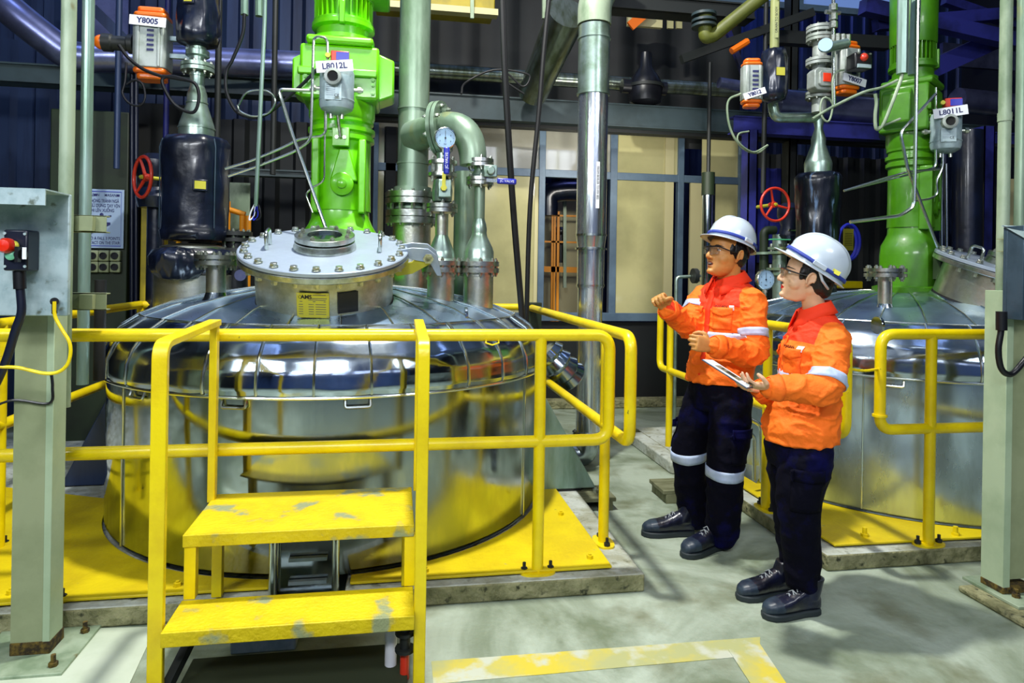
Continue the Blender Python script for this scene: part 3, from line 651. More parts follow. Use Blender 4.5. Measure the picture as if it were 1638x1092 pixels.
cp = [at(x, y, BY-.06) for x, y in ((87, 482), (88, 505), (98, 525), (112, 550), (110, 578), (95, 594), (70, 597), (30, 588), (0, 587), (-20, 590))]
o = MB().tube(smooth_path(cp, 6), .006, 8).build('earth_wire', 'yel'); tag(o, 'thin yellow-green wire looping below the left switch panel', 'wire')
MB().cyl(at(87, 482, BY-.005), at(87, 482, BY-.02), .014, n=12).cyl(at(87, 500, BY-.06), at(87, 484, BY-.01), .009, n=10).build('cable_lug', 'black', o)
cp = [at(x, y, ly-.02) for x, y in ((82, 596), (84, 620), (78, 645), (20, 640), (-30, 660))]
tag(MB().tube(smooth_path(cp, 6), .005, 6).build('wire', 'black'), 'thin dark wire looping around the pale green post', 'wire')
# vertical conduits and strut brackets at the left
for px, r, Y, m_, lab in ((107, .027, 2.95, 'palegal', 'pale vertical pipe left of its thinner neighbour, above the switch panel'), (138, .026, 3.5, 'pipegal', 'thinner grey-green vertical pipe just left of the blue safety sign')):
    a = at(px-1, 300, Y); tag(MB().cyl((a.x, Y, .9), (a.x, Y, 4.2), r, n=18).ring(r, r+.002, 2.9, 2.93, (a.x, Y, 0)).ring(r, r+.002, 3.0, 3.02, (a.x, Y, 0)).build('vertical_pipe', m_), lab, 'pipe')
for py in (357, 482):
    a = at(110, py, 3.0); 
    o = MB().box(a.x, a.x+.14, 3.0, 3.004, a.z-.035, a.z+.035).box(a.x, a.x+.14, 3.0, 3.04, a.z+.03, a.z+.035).box(a.x, a.x+.14, 3.0, 3.04, a.z-.035, a.z-.03).box(a.x+.05, a.x+.10, 2.97, 3.0, a.z-.03, a.z+.03)
    tag(o.build('strut_bracket', 'post', None, .001), 'pale steel channel bracket clamping the left pipes, ' + ('the upper one by the sign' if py < 400 else 'the lower one above the railing'), 'bracket')
a = at(108, 560, 3.0)
tag(MB().cyl((a.x, 3.3, .95), (a.x, 3.3, 1.4), .024, n=14).build('pipe_sleeve', 'rubber'), 'dark pipe sleeve hanging behind the top rail beside the switch panel', 'pipe sleeve')

# ================================================================ RIGHT CONTROL POST
rx, ry = 2.83, 2.66
g = thing('support_post', 'pale green H-section post on a bolted foot at the right edge', 'post', (rx, ry, 0))
e0 = at(1602, 700, ry).x; e1 = at(1613, 700, ry).x; e2 = e1+.13; zz = at(1610, 500, ry).z
MB().box(e1, e2, ry, ry+.01, .1, zz+.1).build('web', 'post', g); MB().box(e0, e1, ry-.02, ry+.1, .04, zz+.1).build('flange', 'postlight', g, .002)
MB().box(e0-.002, e2, ry-.022, ry+.1, .044, .075).build('rusty_foot', 'rust', g, .004)
MB().box(rx-.14, rx+.25, ry-.13, ry+.17, .03, .044).build('base_plate', 'palegal', g, .002)
for dx, dy in ((-.07, -.05), (-.02, .12), (.1, -.1)): MB().cyl((rx+dx, ry+dy, .044), (rx+dx, ry+dy, .062), .017, n=6).cyl((rx+dx, ry+dy, .044), (rx+dx, ry+dy, .08), .009, n=8).build('anchor_bolt', 'rust', g)
a = at(1611, 400, 2.6)
g = thing('control_panel', 'blue-grey sheet switch panel at the right edge on its post', 'control panel', (a.x, 2.6, 1.3))
z0, z1 = at(1611, 510, 2.6).z, at(1611, 362, 2.6).z
MB().box(a.x, a.x+.5, 2.6, 2.62, z0, z1).box(a.x, a.x+.01, 2.52, 2.6, z0, z1).build('back_sheet', 'galvdark', g, .002)
MB().prism([(0, 0), (.12, -.03), (.12, -.06), (0, .006)], (a.x-.01, 2.62, z1), -VY, VZ, VX*.5).build('hood', 'galv', g)
for py in (398, 493): q = at(1617, py, 2.6); MB().cyl(q, q-VY*.006, .008, n=8).build('screw', 'galv', g)
a = at(1607, 200, 2.72)
tag(MB().cyl((a.x, 2.72, 1.35), (a.x, 2.72, 3.6), .026, n=18).ring(.026, .029, 2.2, 2.24, (a.x, 2.72, 0)).build('vertical_pipe', 'palegal'), 'pale vertical pipe rising above the right-hand switch panel', 'pipe')
a = at(1634, 200, 3.3); tag(MB().cyl((a.x, 3.3, 1.5), (a.x, 3.3, 3.9), .03, n=16).build('vertical_pipe', 'pipe'), 'darker green vertical pipe at the very right edge', 'pipe')
for py in (392, 488):
    q = at(1594, py, 2.7); tag(MB().box(q.x, q.x+.09, 2.66, 2.664, q.z-.03, q.z+.03).box(q.x, q.x+.09, 2.66, 2.7, q.z+.026, q.z+.03).box(q.x, q.x+.09, 2.66, 2.7, q.z-.03, q.z-.026).build('strut_bracket', 'post'), ('upper' if py < 400 else 'lower')+' small channel bracket on the pale pipe beside the right switch panel', 'bracket')
cp = [at(x, y, 2.58) for x, y in ((1602, 508), (1601, 530), (1597, 560), (1602, 590), (1618, 598), (1640, 575), (1660, 550))]
o = MB().tube(smooth_path(cp, 6), .013, 10).build('cable', 'black'); tag(o, 'thick black cable looping under the right-hand switch panel', 'cable')
MB().cyl(at(1602, 498, 2.58), at(1602, 528, 2.58), .022, n=14).build('cable_gland', 'black', o)
# ================================================================ AGITATORS
def agitator(ax_, ay_, label, m_, S=1.0, zoff=0, yaw=0, extra=False):
    t = thing('agitator_drive', label, 'agitator', (ax_, ay_, 1.38))
    cs, sn = cos(yaw), sin(yaw)
    ux, uy = V((cs, sn, 0)), V((-sn, cs, 0))
    def p(x, y, z): return V((ax_, ay_, 0))+ux*x+uy*y+VZ*z
    def bx(mb, x0, x1, y0, y1, z0, z1): return mb.obox(p((x0+x1)/2, (y0+y1)/2, (z0+z1)/2), ux*(x1-x0)/2, uy*(y1-y0)/2, VZ*(z1-z0)/2)
    # base: flared square-ish foot with an opening
    mb = MB(); sec = [(1.38, .245), (1.62, .245), (1.69, .235), (1.735, .205), (1.775, .188), (1.84, .182)]
    n = 40; vs = []
    for z, r in sec:
        e = .45 if z < 1.7 else .8
        for i in range(n):
            a = 2*pi*i/n; c, s_ = cos(a), sin(a)
            q = r*(1/max(abs(c), abs(s_)))**(.35 if z < 1.75 else .12)*.94
            vs.append(p(q*c, q*s_, z))
    mb.add(vs, [(j*n+i, j*n+(i+1) % n, (j+1)*n+(i+1) % n, (j+1)*n+i) for j in range(len(sec)-1) for i in range(n)]+[tuple(range(n-1, -1, -1)), tuple(range((len(sec)-1)*n, len(sec)*n))])
    b = mb.build('base', m_, t, .004, ang=50)
    bx(MB(), -.13, .13, -.262, -.20, 1.46, 1.64).build('opening_guard', 'mesh', b); 
    gb = MB()
    for i in range(17): x = -.125+.25*i/16; bx(gb, x-.002, x+.002, -.266, -.262, 1.46, 1.64)
    for i in range(12): z = 1.465+.17*i/11; bx(gb, -.13, .13, -.266, -.262, z-.002, z+.002)
    gb.build('guard_grid', 'dark', b)
    MB().lathe([(.29, 1.36), (.29, 1.40), (.25, 1.41)], (ax_, ay_, 0), VZ, n=40).build('base_flange', m_, t)
    # lantern
    L = MB().lathe([(.182, 1.82), (.178, 2.0), (.178, 2.24), (.172, 2.25)], (ax_, ay_, 0), VZ, n=48).build('lantern_housing', m_, t)
    for sx in (-1, 1): bx(MB(), sx*.135-.022, sx*.135+.022, -.20, -.10, 1.80, 2.24).build('rib', m_, L, .008)
    MB().prism([(-.08, 0), (.08, 0), (.03, .19), (-.03, .19)], p(0.03, -.15, 1.99), ux, VZ, -uy*.045).build('front_rib', m_, L, .008)
    o = p(.02, -.18, 1.97); MB().lathe([(.068, 0), (.068, .022), (.06, .028)], o, -uy, n=36).lathe([(.028, .026), (.028, .04), (.024, .043)], o, -uy, n=24).build('boss', m_, L)
    for z in (2.24,): MB().lathe([(.172, 2.235), (.198, 2.25), (.198, 2.275), (.185, 2.28), (.185, 2.29), (.202, 2.30), (.202, 2.325), (.18, 2.33), (.18, 2.35), (.192, 2.36), (.192, 2.385), (.17, 2.39)], (ax_, ay_, 0), VZ, n=48).build('ring_flange', m_, t)
    MB().lathe([(.19, 2.37), (.2, 2.40), (.2, 2.50)], (ax_, ay_, 0), VZ, n=40).build('adapter', m_, t)
    # gearbox
    G = bx(bx(MB(), -.235, .225, -.18, .2, 2.48, 2.80), -.20, .19, -.2, .2, 2.80, 2.85).build('gearbox', m_, t, .018)
    bx(MB(), -.245, .215, -.205, -.17, 2.61, 2.655).build('gearbox_ledge', m_, G, .008)
    MB().prism([(0, 0), (.10, -.04), (.10, -.26), (0, -.30)], p(.215, -.06, 2.80), ux, VZ, uy*.22).build('side_cover', m_, G, .012)
    MB().prism([(0, 0), (-.07, -.04), (-.07, -.24), (0, -.28)], p(-.225, -.06, 2.78), ux, VZ, uy*.22).build('side_cover', m_, G, .012)
    for x in (-.2, .19):
        for z in (2.52, 2.57, 2.60): MB().bolt(p(x, -.18, z), -uy, .013, .012).build('bolt', m_, G)
    MB().lathe([(.19, 2.85), (.19, 2.875), (.16, 2.88), (.16, 2.93), (.19, 2.94), (.19, 2.965)], (ax_, ay_, 0), VZ, n=40).build('motor_flange', m_, t)
    # motor
    Mt = MB().lathe([(.14, 2.96), (.14, 3.35)], (ax_, ay_, 0), VZ, n=32).build('motor', m_, t)
    for i in range(30):
        a = 2*pi*i/30; d = ux*cos(a)+uy*sin(a); MB().obox(V((ax_, ay_, 3.05))+d*.155, d*.022, d.cross(VZ)*.0028, VZ*.075).build('cooling_fin', m_, Mt)
    MB().lathe([(.178, 2.955), (.182, 2.965), (.182, 2.985), (.17, 2.99)], (ax_, ay_, 0), VZ, n=40).build('end_bell', m_, t)
    MB().lathe([(.178, 3.11), (.182, 3.12), (.186, 3.50), (.16, 3.54), (.05, 3.56)], (ax_, ay_, 0), VZ, n=40).build('fan_cover', m_, t)
    bx(MB(), .12, .28, -.12, .12, 3.12, 3.33).build('terminal_box', m_, t, .012)
    bx(MB(), -.012, .02, -.20, -.16, 2.93, 3.06).build('lifting_lug', m_, t, .004)
    return t, p, ux, uy
agitator(TX+.0, TY, 'bright lime green agitator drive with gearbox and motor on the left tank', 'green')
agitator(3.60, 4.28, 'darker olive green agitator drive on the right-hand tank', 'green2', yaw=.62)[0].scale = (.82, .82, 1)

# ================================================================ LEVEL TRANSMITTER POTS
def pot(c, r, h, label, code, tint, yaw=0, red=True):
    c = V(c); t = thing('transmitter_pot', label, 'transmitter', c)
    f = V((sin(yaw), -cos(yaw), 0)); s = V((cos(yaw), sin(yaw), 0))
    B = MB().lathe([(.02, -h/2-.035), (r*.6, -h/2-.028), (r*.92, -h/2-.008), (r, -h/2+.015), (r, h/2-.02), (r*.93, h/2), (r*.4, h/2+.012)], c, VZ, n=36).build('body', tint, t)
    MB().ring(r-.001, r+.003, -h*.32, -h*.29, c, VZ, 36).build('body_weld', tint, B)
    q = c+f*r*.9-s*.012+VZ*h*.18; MB().lathe([(.042, -.02), (.046, .03), (.046, .05), (.03, .055), (.028, .03), (.003, .03)], q, f, n=28).build('sight_port', 'grey', t)
    MB().cyl(q+f*.02, q+f*.046, .026, n=20).build('sight_opening', 'dark', t)
    tilt = Quaternion(f, radians(7 if red else 12)); sx_ = tilt @ s; sz = tilt @ VZ
    q = c+f*(r+.012)-s*.005+VZ*h*.47; tg = MB().obox(q, sx_*.10, sz*.032, f*.002).build('tag_plate', 'white', t)
    text(code, .046, 'ink', tg, q+f*.0024, sx_, sz, bold=.0012)
    if red:
        q = c+f*.05+VZ*(h/2+.06)-s*.0
        b = MB().obox(q+s*.02, s*.05, f*.03, VZ*.03).build('switch_head', 'red', t, .006)
        MB().obox(q+s*.035+f*.031, s*.035, f*.002, VZ*.022).build('switch_label', 'blueh', b)
        MB().cyl(c+VZ*h*.45, q, .03, n=18).build('neck', 'red', t)
        MB().cyl(q-s*.045+f*.02, q-s*.045+f*.04, .014, n=12).build('switch_gland', 'brassy', b)
    q = c+f*(r+.002)-s*.012-VZ*h*.18; pl = MB().obox(q, s*.045, VZ*.045, f*.003).build('nameplate', 'galv', t)
    text('CE', .022, 'blackink', pl, q+f*.0035+s*.02-VZ*.02, s, VZ)
    pr = MB()
    for i in range(6): pr.obox(q+f*.0034-s*.012+VZ*(.036-.011*i), s*.024, VZ*.001, f*.0002)
    pr.build('plate_print', 'ink', pl)
    for k in (-1, 1):
        MB().cyl(c+s*k*r*.9, c+s*k*(r+.05), .012, n=12).cyl(c+s*k*(r+.02), c+s*k*(r+.04), .019, n=6).build('side_fitting', 'bolt', t)
        MB().cyl(c+s*k*.03-VZ*(h/2+.02), c+s*k*.03-VZ*(h/2+.06), .012, n=10).build('drain_stub', 'bolt', t)
    return t, f, s
pc = at(539, 143, 3.98)
pot(pc, .096, .215, 'round steel transmitter pot tagged L8012L hanging before the lime green drive', 'L8012L', 'galv')
MB().bar(pc-VZ*.1+VY*.03, V((pc.x+.01, 4.14, 2.19)), .02, .008)
g = thing('pot_bracket', 'lime green bolted bracket holding the transmitter pot L8012L on the drive', 'bracket', (pc.x, 4.12, 2.15))
q = at(545, 220, 4.11); MB().box(q.x-.05, q.x+.05, 4.10, 4.16, q.z-.05, q.z+.06).build('plate', 'green', g, .004); MB().cyl(q-VY*.03, pc-VZ*.1, .009, n=10).build('stem', 'bolt', g)
for k in (-1, 1): MB().bolt(q+VX*k*.022-VY*.012, -VY, .011, .01).build('bolt', 'bolt', g)
pc2 = at(1513, 210, 4.0)
pot(pc2, .092, .23, 'round steel transmitter pot with a tilted tag beside the olive green drive', 'L8011L', 'galv', yaw=-.45)

# ================================================================ SMALL STEEL TUBES
def tubing(pxs, Y, r, m_, label, cat='tube', sm=False, fr_=.04, name='instrument_tube', n=8):
    P = [at(q[0], q[1], q[2] if len(q) > 2 else Y) for q in pxs]
    P = smooth_path(P, 6) if sm else fillet(P, fr_, 5)
    o = MB().tube(P, r, n).build(name, m_); return tag(o, label, cat)
TT = 'trimsteel'
tubing([(524, 95), (524, 60), (502, 58), (497, 225), (470, 243), (412, 266), (365, 282)], 3.93, .008, TT, 'thin steel tube arching over the pot L8012L and running down left')
tubing([(521, 178), (521, 217), (478, 222), (455, 235), (400, 258), (360, 270)], 3.97, .008, TT, 'thin steel tube leaving the underside of pot L8012L to the left')
tubing([(500, 145, 3.95), (446, 143, 3.9), (450, 158, 3.9), (470, 222, 3.85), (521, 364, 3.72)], 3.9, .010, TT, 'thicker steel tube running diagonally down to the manway lid')
tubing([(424, -10, 3.9), (423, 40, 3.9), (412, 268, 3.9), (409, 330, 3.9)], 3.9, .011, 'pipegal', 'slim upright steel conduit left of the lime green drive')
tubing([(391, -20), (391, 24)], 4.2, .022, 'pipegal', 'short pale conduit end hanging from above, the left of two', fr_=.02)
tubing([(414, -20), (414, 26)], 4.2, .022, 'pipegal', 'short pale conduit end hanging from above, the right of two')
tubing([(391, 22), (388, 55), (372, 95), (362, 115), (362, 145), (372, 170), (384, 182), (410, 188), (436, 176), (478, 140), (520, 98)], 4.1, .010, 'black', 'black cable dropping from the pale conduit and looping to pot L8012L', 'cable', True, name='cable')
tubing([(380, 170), (395, 148), (425, 145), (440, 160), (430, 180), (405, 186), (384, 178), (380, 168)], 4.08, .006, TT, 'coiled thin steel tube loop beside the lime green drive', 'tube', True, name='coiled_tube')
tubing([(520, 180), (519, 290), (500, 300), (488, 310), (500, 340)], 4.0, .006, TT, 'fine steel tube hanging straight below pot L8012L')
for dx, nm, m_ in ((-3, 'white', 'white'), (3, 'blue', 'blueh'), (8, 'black', 'black')):
    tubing([(409+dx*.5, 326), (404+dx, 340), (402+dx, 352), (409+dx, 345), (410+dx*.5, 328)], 3.9, .004, m_, nm+' wire tail tied at the foot of the slim steel conduit', 'wire', True, name='wire', n=6)
# right side
tubing([(1468, -10), (1464, 255), (1462, 330), (1440, 345), (1360, 355)], 3.9, .012, TT, 'long bent steel tube passing in front of the olive green drive')
tubing([(1497, 150), (1440, 212), (1452, 270), (1500, 395)], 3.95, .010, TT, 'steel tube running diagonally down to the right manway lid')
tubing([(1503, 270), (1450, 275), (1400, 290), (1350, 305)], 3.96, .008, TT, 'thin steel tube crossing the olive green drive to the left')
tubing([(1497, 140), (1497, 268), (1470, 275), (1350, 305)], 4.0, .008, TT, 'thin steel tube dropping left of the right pot and bending left')
tubing([(1508, 240), (1508, 268), (1497, 290), (1500, 310), (1488, 318), (1460, 322)], 4.0, .008, TT, 'thin steel tube below the right pot bending back')
for i, x in enumerate((1505, 1513)): tubing([(x, 262), (x+1, 400)], 4.3+.05*i, .011, TT, ('left' if i == 0 else 'right')+' of two bright steel tubes standing behind the right transmitter pot')
tubing([(1445, -20), (1443, 118)], 3.9, .034, 'pipegal', 'grey conduit hanging in front of the olive drive, the left of two')
tubing([(1466, -20), (1460, 120)], 3.95, .030, 'pipegal', 'grey conduit hanging in front of the olive drive, the right of two')
tubing([(1443, 118), (1440, 130), (1425, 170), (1412, 200), (1402, 206), (1400, 185), (1402, 165), (1400, 150)], 3.9, .011, 'palegal', 'pale cable looping below the grey conduits at the olive drive', 'cable', True, name='cable')
tubing([(1436, 128), (1410, 140), (1380, 148), (1330, 172), (1300, 190)], 3.92, .009, 'palegal', 'pale cable sagging from the grey conduit to the tag Y8007', 'cable', True, name='cable')
tubing([(1440, 190), (1400, 206)], 3.9, .008, 'palegal', 'short pale cable end tied at the olive green drive', 'cable', name='cable')

# ================================================================ INSULATED FILTER COLUMNS
def column(ax_, ay_, zb, label, px, prof_sock, gal, top=True):
    pass
CX, CY = at(313, 300, 4.55).x, 4.55
zc = lambda py, Y=CY, px=313: at(px, py, Y).z
K = 1083/ (CX*sin(YAW)+CY*cos(YAW))
def crumple(prof, o, n=48, amp=.012, seed=0, k=9):
    mb = MB(); vs = []; o = V(o)
    for j, (r, z) in enumerate(prof):
        for i in range(n):
            t = 2*pi*i/n; w_ = noise.noise(V((cos(t)*k*.35+seed, sin(t)*k*.35, z*9)))*amp
            vs.append(o+V(((r+w_)*cos(t), (r+w_)*sin(t), z+w_*.3)))
    kk = len(prof); mb.add(vs, [(j*n+i, j*n+(i+1) % n, (j+1)*n+(i+1) % n, (j+1)*n+i) for j in range(kk-1) for i in range(n)]+[tuple(range(n-1, -1, -1)), tuple(range((kk-1)*n, kk*n))])
    return mb
def dense(prof, m=.03):
    out = [prof[0]]
    for a, b in zip(prof[:-1], prof[1:]):
        d = sqrt((a[0]-b[0])**2+(a[1]-b[1])**2); k = max(1, int(d/m))
        for i in range(1, k+1): out.append((a[0]+(b[0]-a[0])*i/k, a[1]+(b[1]-a[1])*i/k))
    return out
t = thing('filter_column', 'vertical steel column in a black insulation jacket on the left tank', 'filter column', (CX, CY, 1.2))
MB().lathe([(r/K, zc(y)) for r, y in ((58, 490), (58, 440), (50, 436), (50, 395), (30, 390))], (CX, CY, 0), VZ, n=40).build('lower_neck', 'brushed', t)
S1 = crumple(dense([(r/K, zc(y)) for r, y in ((40, 444), (55, 440), (64, 425), (66, 412), (60, 400), (40, 396))]), (CX, CY, 0), amp=.03).build('lower_jacket', 'sock', t, ang=70)
S2 = crumple(dense([(r/K, zc(y)) for r, y in ((36, 386), (48, 384), (51, 370), (49, 368), (49, 310), (51, 240), (51, 232), (45, 222), (24, 218))]), (CX, CY, 0), amp=.010, seed=3).build('insulation_jacket', 'sock', t, ang=70)
MB().lathe([(r/K, zc(y)) for r, y in ((26, 225), (27, 205), (26, 200), (15, 165), (15, 152), (11, 138), (11, 122))], (CX, CY, 0), VZ, n=40).build('reducer', 'reducer', t)
MB().ring(26/K, 28/K, zc(207), zc(205), (CX, CY, 0), VZ, 40).ring(15/K, 16.5/K, zc(166), zc(164), (CX, CY, 0), VZ, 40).build('weld_ring', 'reducer', t)
fl = MB().flange((CX, CY, zc(109)), VZ, 25/K, .022).build('flange', 'reducer', t); fbolts(fl, (CX, CY, zc(109)), VZ, 20/K, .025, 8, .011)
MB().cyl((CX, CY, zc(122)), (CX, CY, zc(70)), .05, n=20).lathe([(.05, zc(92)), (.07, zc(90)), (.07, zc(82)), (.05, zc(80))], (CX, CY, 0), VZ, n=20).build('upper_neck', 'reducer', t)
crumple(dense([(r/K, zc(y)) for r, y in ((14, 76), (30, 70), (32, 55), (31, 0), (31, -40), (20, -50))]), (CX, CY, 0), amp=.015, seed=8).build('upper_jacket', 'sock', t, ang=70)
for a_ in (-2.75, -.75):
    MB().tube([V((CX+cos(a_)*(r/K+.004), CY+sin(a_)*(r/K+.004), zc(y))) for r, y in ((50, 366), (50, 310), (51, 240), (47, 226))], .004, 6).build('piping', 'galvdark', t)
for px, py, w_, r in ((333, 302, 11, 51), (312, 10, 9, 32)):
    q = at(px, py, CY); dx = q.x-CX; f_ = V((dx, -sqrt(max(.001, (r/K)**2-dx*dx)), 0)); nn = f_.normalized(); sd = VZ.cross(nn).normalized()
    q = V((CX, CY, q.z))+f_*1.08
    MB().obox(q, sd*w_/K, VZ*8.5/K, nn*.006).build('tag_frame', 'sock', t, .004); MB().obox(q+nn*.006, sd*(w_-3)/K, VZ*6/K, nn*.003).build('tag_window', 'brassy', t)
tag(crumple(dense([(.0, -.11), (.10, -.10), (.145, -.04), (.145, .04), (.09, .08), (.0, .09)]), at(285, 419, 4.35), amp=.04, seed=1).build('insulation_jacket', 'sock', None, ang=70), 'crumpled black insulation bundle bulging out at the foot of the left column', 'insulation')
# second column on right tank
DX, DY = at(1308, 300, 4.6).x, 4.6
zd = lambda py: at(1308, py, DY).z
KD = 1083/(DX*sin(YAW)+DY*cos(YAW))
t = thing('filter_column', 'vertical steel column in a black glossy jacket behind the woman', 'filter column', (DX, DY, 1.2))
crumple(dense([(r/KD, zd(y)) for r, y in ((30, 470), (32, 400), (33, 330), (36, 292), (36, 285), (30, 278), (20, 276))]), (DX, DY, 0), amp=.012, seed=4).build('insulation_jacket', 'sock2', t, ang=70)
MB().lathe([(r/KD, zd(y)) for r, y in ((20, 282), (21, 262), (20, 258), (11, 232), (11, 222), (6, 205), (8, 195), (7, 150))], (DX, DY, 0), VZ, n=36).build('reducer', 'reducer', t)
MB().tube(fillet([(DX, DY, zd(188)), at(1240, 188, DY), at(1236, 165, DY)], .18, 8), .038, 16).build('side_branch', 'reducer', t)
# dark insulated pot with the tag Y8012 & yellow inlet
q0_ = at(1238, 125, 4.5); cdir = V((-q0_.x, -q0_.y, 0)).normalized(); csd = VZ.cross(cdir)
t = thing('insulated_valve', 'black jacketed valve body with a pale vertical pipe above, near tag Y8012', 'valve', at(1238, 125, 4.5))
q = at(1238, 125, 4.5); kk = 1083/(q.x*sin(YAW)+4.5*cos(YAW))
crumple(dense([(8/kk, -38/kk), (18/kk, -34/kk), (21/kk, -25/kk), (21/kk, 30/kk), (17/kk, 44/kk), (7/kk, 47/kk)]), q, amp=.01, seed=2).build('jacket', 'sock', t, ang=70)
MB().cyl(q+VZ*40/kk, q+VZ*.9, .032, n=16).build('inlet_pipe', 'inletp', t)
lb_ = V((q.x, q.y, at(1243, 30, 4.45).z))+cdir*.034+csd*.012; pl = MB().obox(lb_, csd*.013, cdir*.002, VZ*.13).build('pipe_label', 'inletp', t)
text('DRAIN TO BODY', .024, 'blackink', pl, lb_+cdir*.0025, VZ, -csd)
a = q+(cdir*.9+csd*.43)*(.001+21/kk)+VZ*.02; a_ = (cdir*.9+csd*.43).normalized(); MB().obox(a+a_*.006, VZ.cross(a_)*.03, VZ*.028, a_*.004).build('tag_window', 'brassy', t)

# ================================================================ ACTUATORS
def actuator(c, w_, h, label, code, yaw=0, tilt=0, lt=0, ly=.3, m_body='grey', side=1, ls=.05):
    c = V(c); t = thing('valve_actuator', label, 'actuator', c)
    f = V((sin(yaw), -cos(yaw), 0)); s = V((cos(yaw), sin(yaw), 0)); up = Quaternion(f, tilt) @ VZ; s = up.cross(-f).normalized(); 
    if s.dot(V((cos(yaw), sin(yaw), 0))) < 0: s = -s
    d = w_*.8
    B = MB()
    poly = [(-w_/2, -d/2+.02), (-w_/2+.02, -d/2), (w_/2-.02, -d/2), (w_/2, -d/2+.02), (w_/2, d/2-.02), (w_/2-.02, d/2), (-w_/2+.02, d/2), (-w_/2, d/2-.02)]
    B.prism(poly, c-up*h*.34, s, -f, up*h*.68); b = B.build('body', m_body, t, .006)
    for k in (-1, 1): MB().obox(c+s*k*w_*.30+f*(d/2+.002), s*.008, f*.006, up*h*.33).build('body_rib', m_body, b, .003)
    for k in (-1, 1):
        a = c+up*k*h*.34
        MB().prism([(x*.98, y*.98) for x, y in poly], a, s, -f, up*k*h*.07).prism([(x*.8, y*.8) for x, y in poly], a+up*k*h*.07, s, -f, up*k*h*.08).build('end_cap', 'orange', t, .012)
    ts = Quaternion(f, lt) @ s; tu = Quaternion(f, lt) @ up
    q = c+up*h*ly+f*(d/2+.02); tg = MB().obox(q, ts*ls*2.1, tu*ls*.6, f*.002).build('tag_plate', 'white', t)
    text(code, ls*.95, 'ink', tg, q+f*.0025, ts, tu, bold=.0014)
    pr = MB()
    q = c+f*(d/2+.0035)
    for i in range(5): pr.obox(q+up*(.07-.03*i)+s*.01, s*.02, up*.007, f*.0005)
    pr.build('body_print', 'ink', b)
    return t, f, s, up, d
t, f, s, up, d = actuator(at(245, 73, 4.6), .20, .46, 'orange and grey valve actuator with the white tag Y8005', 'Y8005', lt=-.04, ly=.26)
q = at(245, 73, 4.6)
MB().lathe([(.06, 0), (.06, .03), (.045, .04), (.045, .12), (.055, .13), (.055, .18)], q-s*.11, -s, n=20).build('side_coupling', 'darkbeam', t)
MB().ball(q-s*.30, .045, 14).build('position_cap', 'orange', t)
MB().bar(q+s*.1+VZ*.05, q+s*.26+VZ*.05, .03, .03).bar(q+s*.1-VZ*.06, q+s*.26-VZ*.06, .03, .03).box(q.x+.2, q.x+.26, q.y-.03, q.y+.03, q.z-.12, q.z+.1).build('mounting_bracket', 'galv', t, .003)
t, f, s, up, d = actuator(at(1202, 134, 4.3), .135, .34, 'orange and grey valve actuator with the tilted tag Y8012', 'Y8012', yaw=-.2, lt=.32, ly=-.25, ls=.036)
t, f, s, up, d = actuator(at(1353, 110, 4.35), .165, .38, 'orange and grey valve actuator with the tag Y8007 and a black switch box', 'Y8007', yaw=.1, lt=-.18, ly=-.27, ls=.046)
q = at(1374, 100, 4.2); b = MB().obox(q, VX*.065, VY*.05, VZ*.055).build('switch_box', 'black', t, .01); MB().ball(q-VY*.05+VZ*.02, .028, 12).build('indicator_dome', 'red', b)
MB().obox(q-VY*.05-VZ*.04, VX*.05, VY*.01, VZ*.012).build('terminal_strip', 'galv', b)
for k in (-1, 0, 1): MB().bolt(q+V((k*.045, -.05, .045)), -VY, .008, .008).build('bolt', 'bolt', b)
# junction box and flange stack left of Y8007
g = thing('valve_stack', 'pale flanged valve stack with a pale junction box left of tag Y8007', 'valve', at(1310, 120, 4.5))
q = at(1310, 165, 4.5); gx = q.x; zq = lambda py: at(1310, py, 4.5).z
MB().cyl((gx, 4.5, zq(180)), (gx, 4.5, zq(40)), .05, n=20).build('pipe', 'grey', g)
for py in (153, 100, 62, 48): 
    fl = MB().flange((gx, 4.5, zq(py)), VZ, .095, .02).build('flange', 'grey', g); fbolts(fl, (gx, 4.5, zq(py)), VZ, .075, .02, 8, .009)
q = at(1320, 126, 4.36); MB().prism([(-.055, -.08), (.055, -.08), (.08, -.055), (.08, .055), (.055, .08), (-.055, .08), (-.08, .055), (-.08, -.055)], q, VX, VZ, VY*.1).prism([(x*.7, y*.7) for x, y in [(-.055, -.08), (.055, -.08), (.08, -.055), (.08, .055), (.055, .08), (-.055, .08), (-.08, .055), (-.08, -.055)]], q-VY*.02, VX, VZ, VY*.03).build('junction_box', 'grey', g, .006)
MB().obox(q-VY*.022+VZ*.005, VX*.028, VZ*.03, VY*.003).build('box_label', 'shirt2', g)
tubing([(1333, -10), (1333, 60), (1334, 170)], 4.3, .012, TT, 'thin upright tube with small fittings between the junction box and Y8007')
g = thing('needle_valve', 'small steel needle valve with fittings on the thin upright tube', 'valve', at(1333, 20, 4.28))
for py in (12, 27, 40, 62): q = at(1333, py, 4.3); MB().cyl(q-VZ*.022, q+VZ*.022, .028, n=6).build('fitting', 'bolt', g)
q = at(1333, 20, 4.3); MB().cyl(q-VX*.06, q+VX*.05, .015, n=10).build('cross_fitting', 'bolt', g)
g = thing('pressure_regulator', 'cluster of steel fittings with a small dial left of the orange cap', 'regulator', at(1335, 72, 4.2))
q = at(1335, 75, 4.2); MB().cyl(q-VX*.06-VZ*.01, q+VX*.09+VZ*.03, .035, n=16).build('body', 'reducer', g); MB().cyl(q-VX*.07, q-VX*.09-VY*.03, .045, n=20).build('dial', 'dial', g)
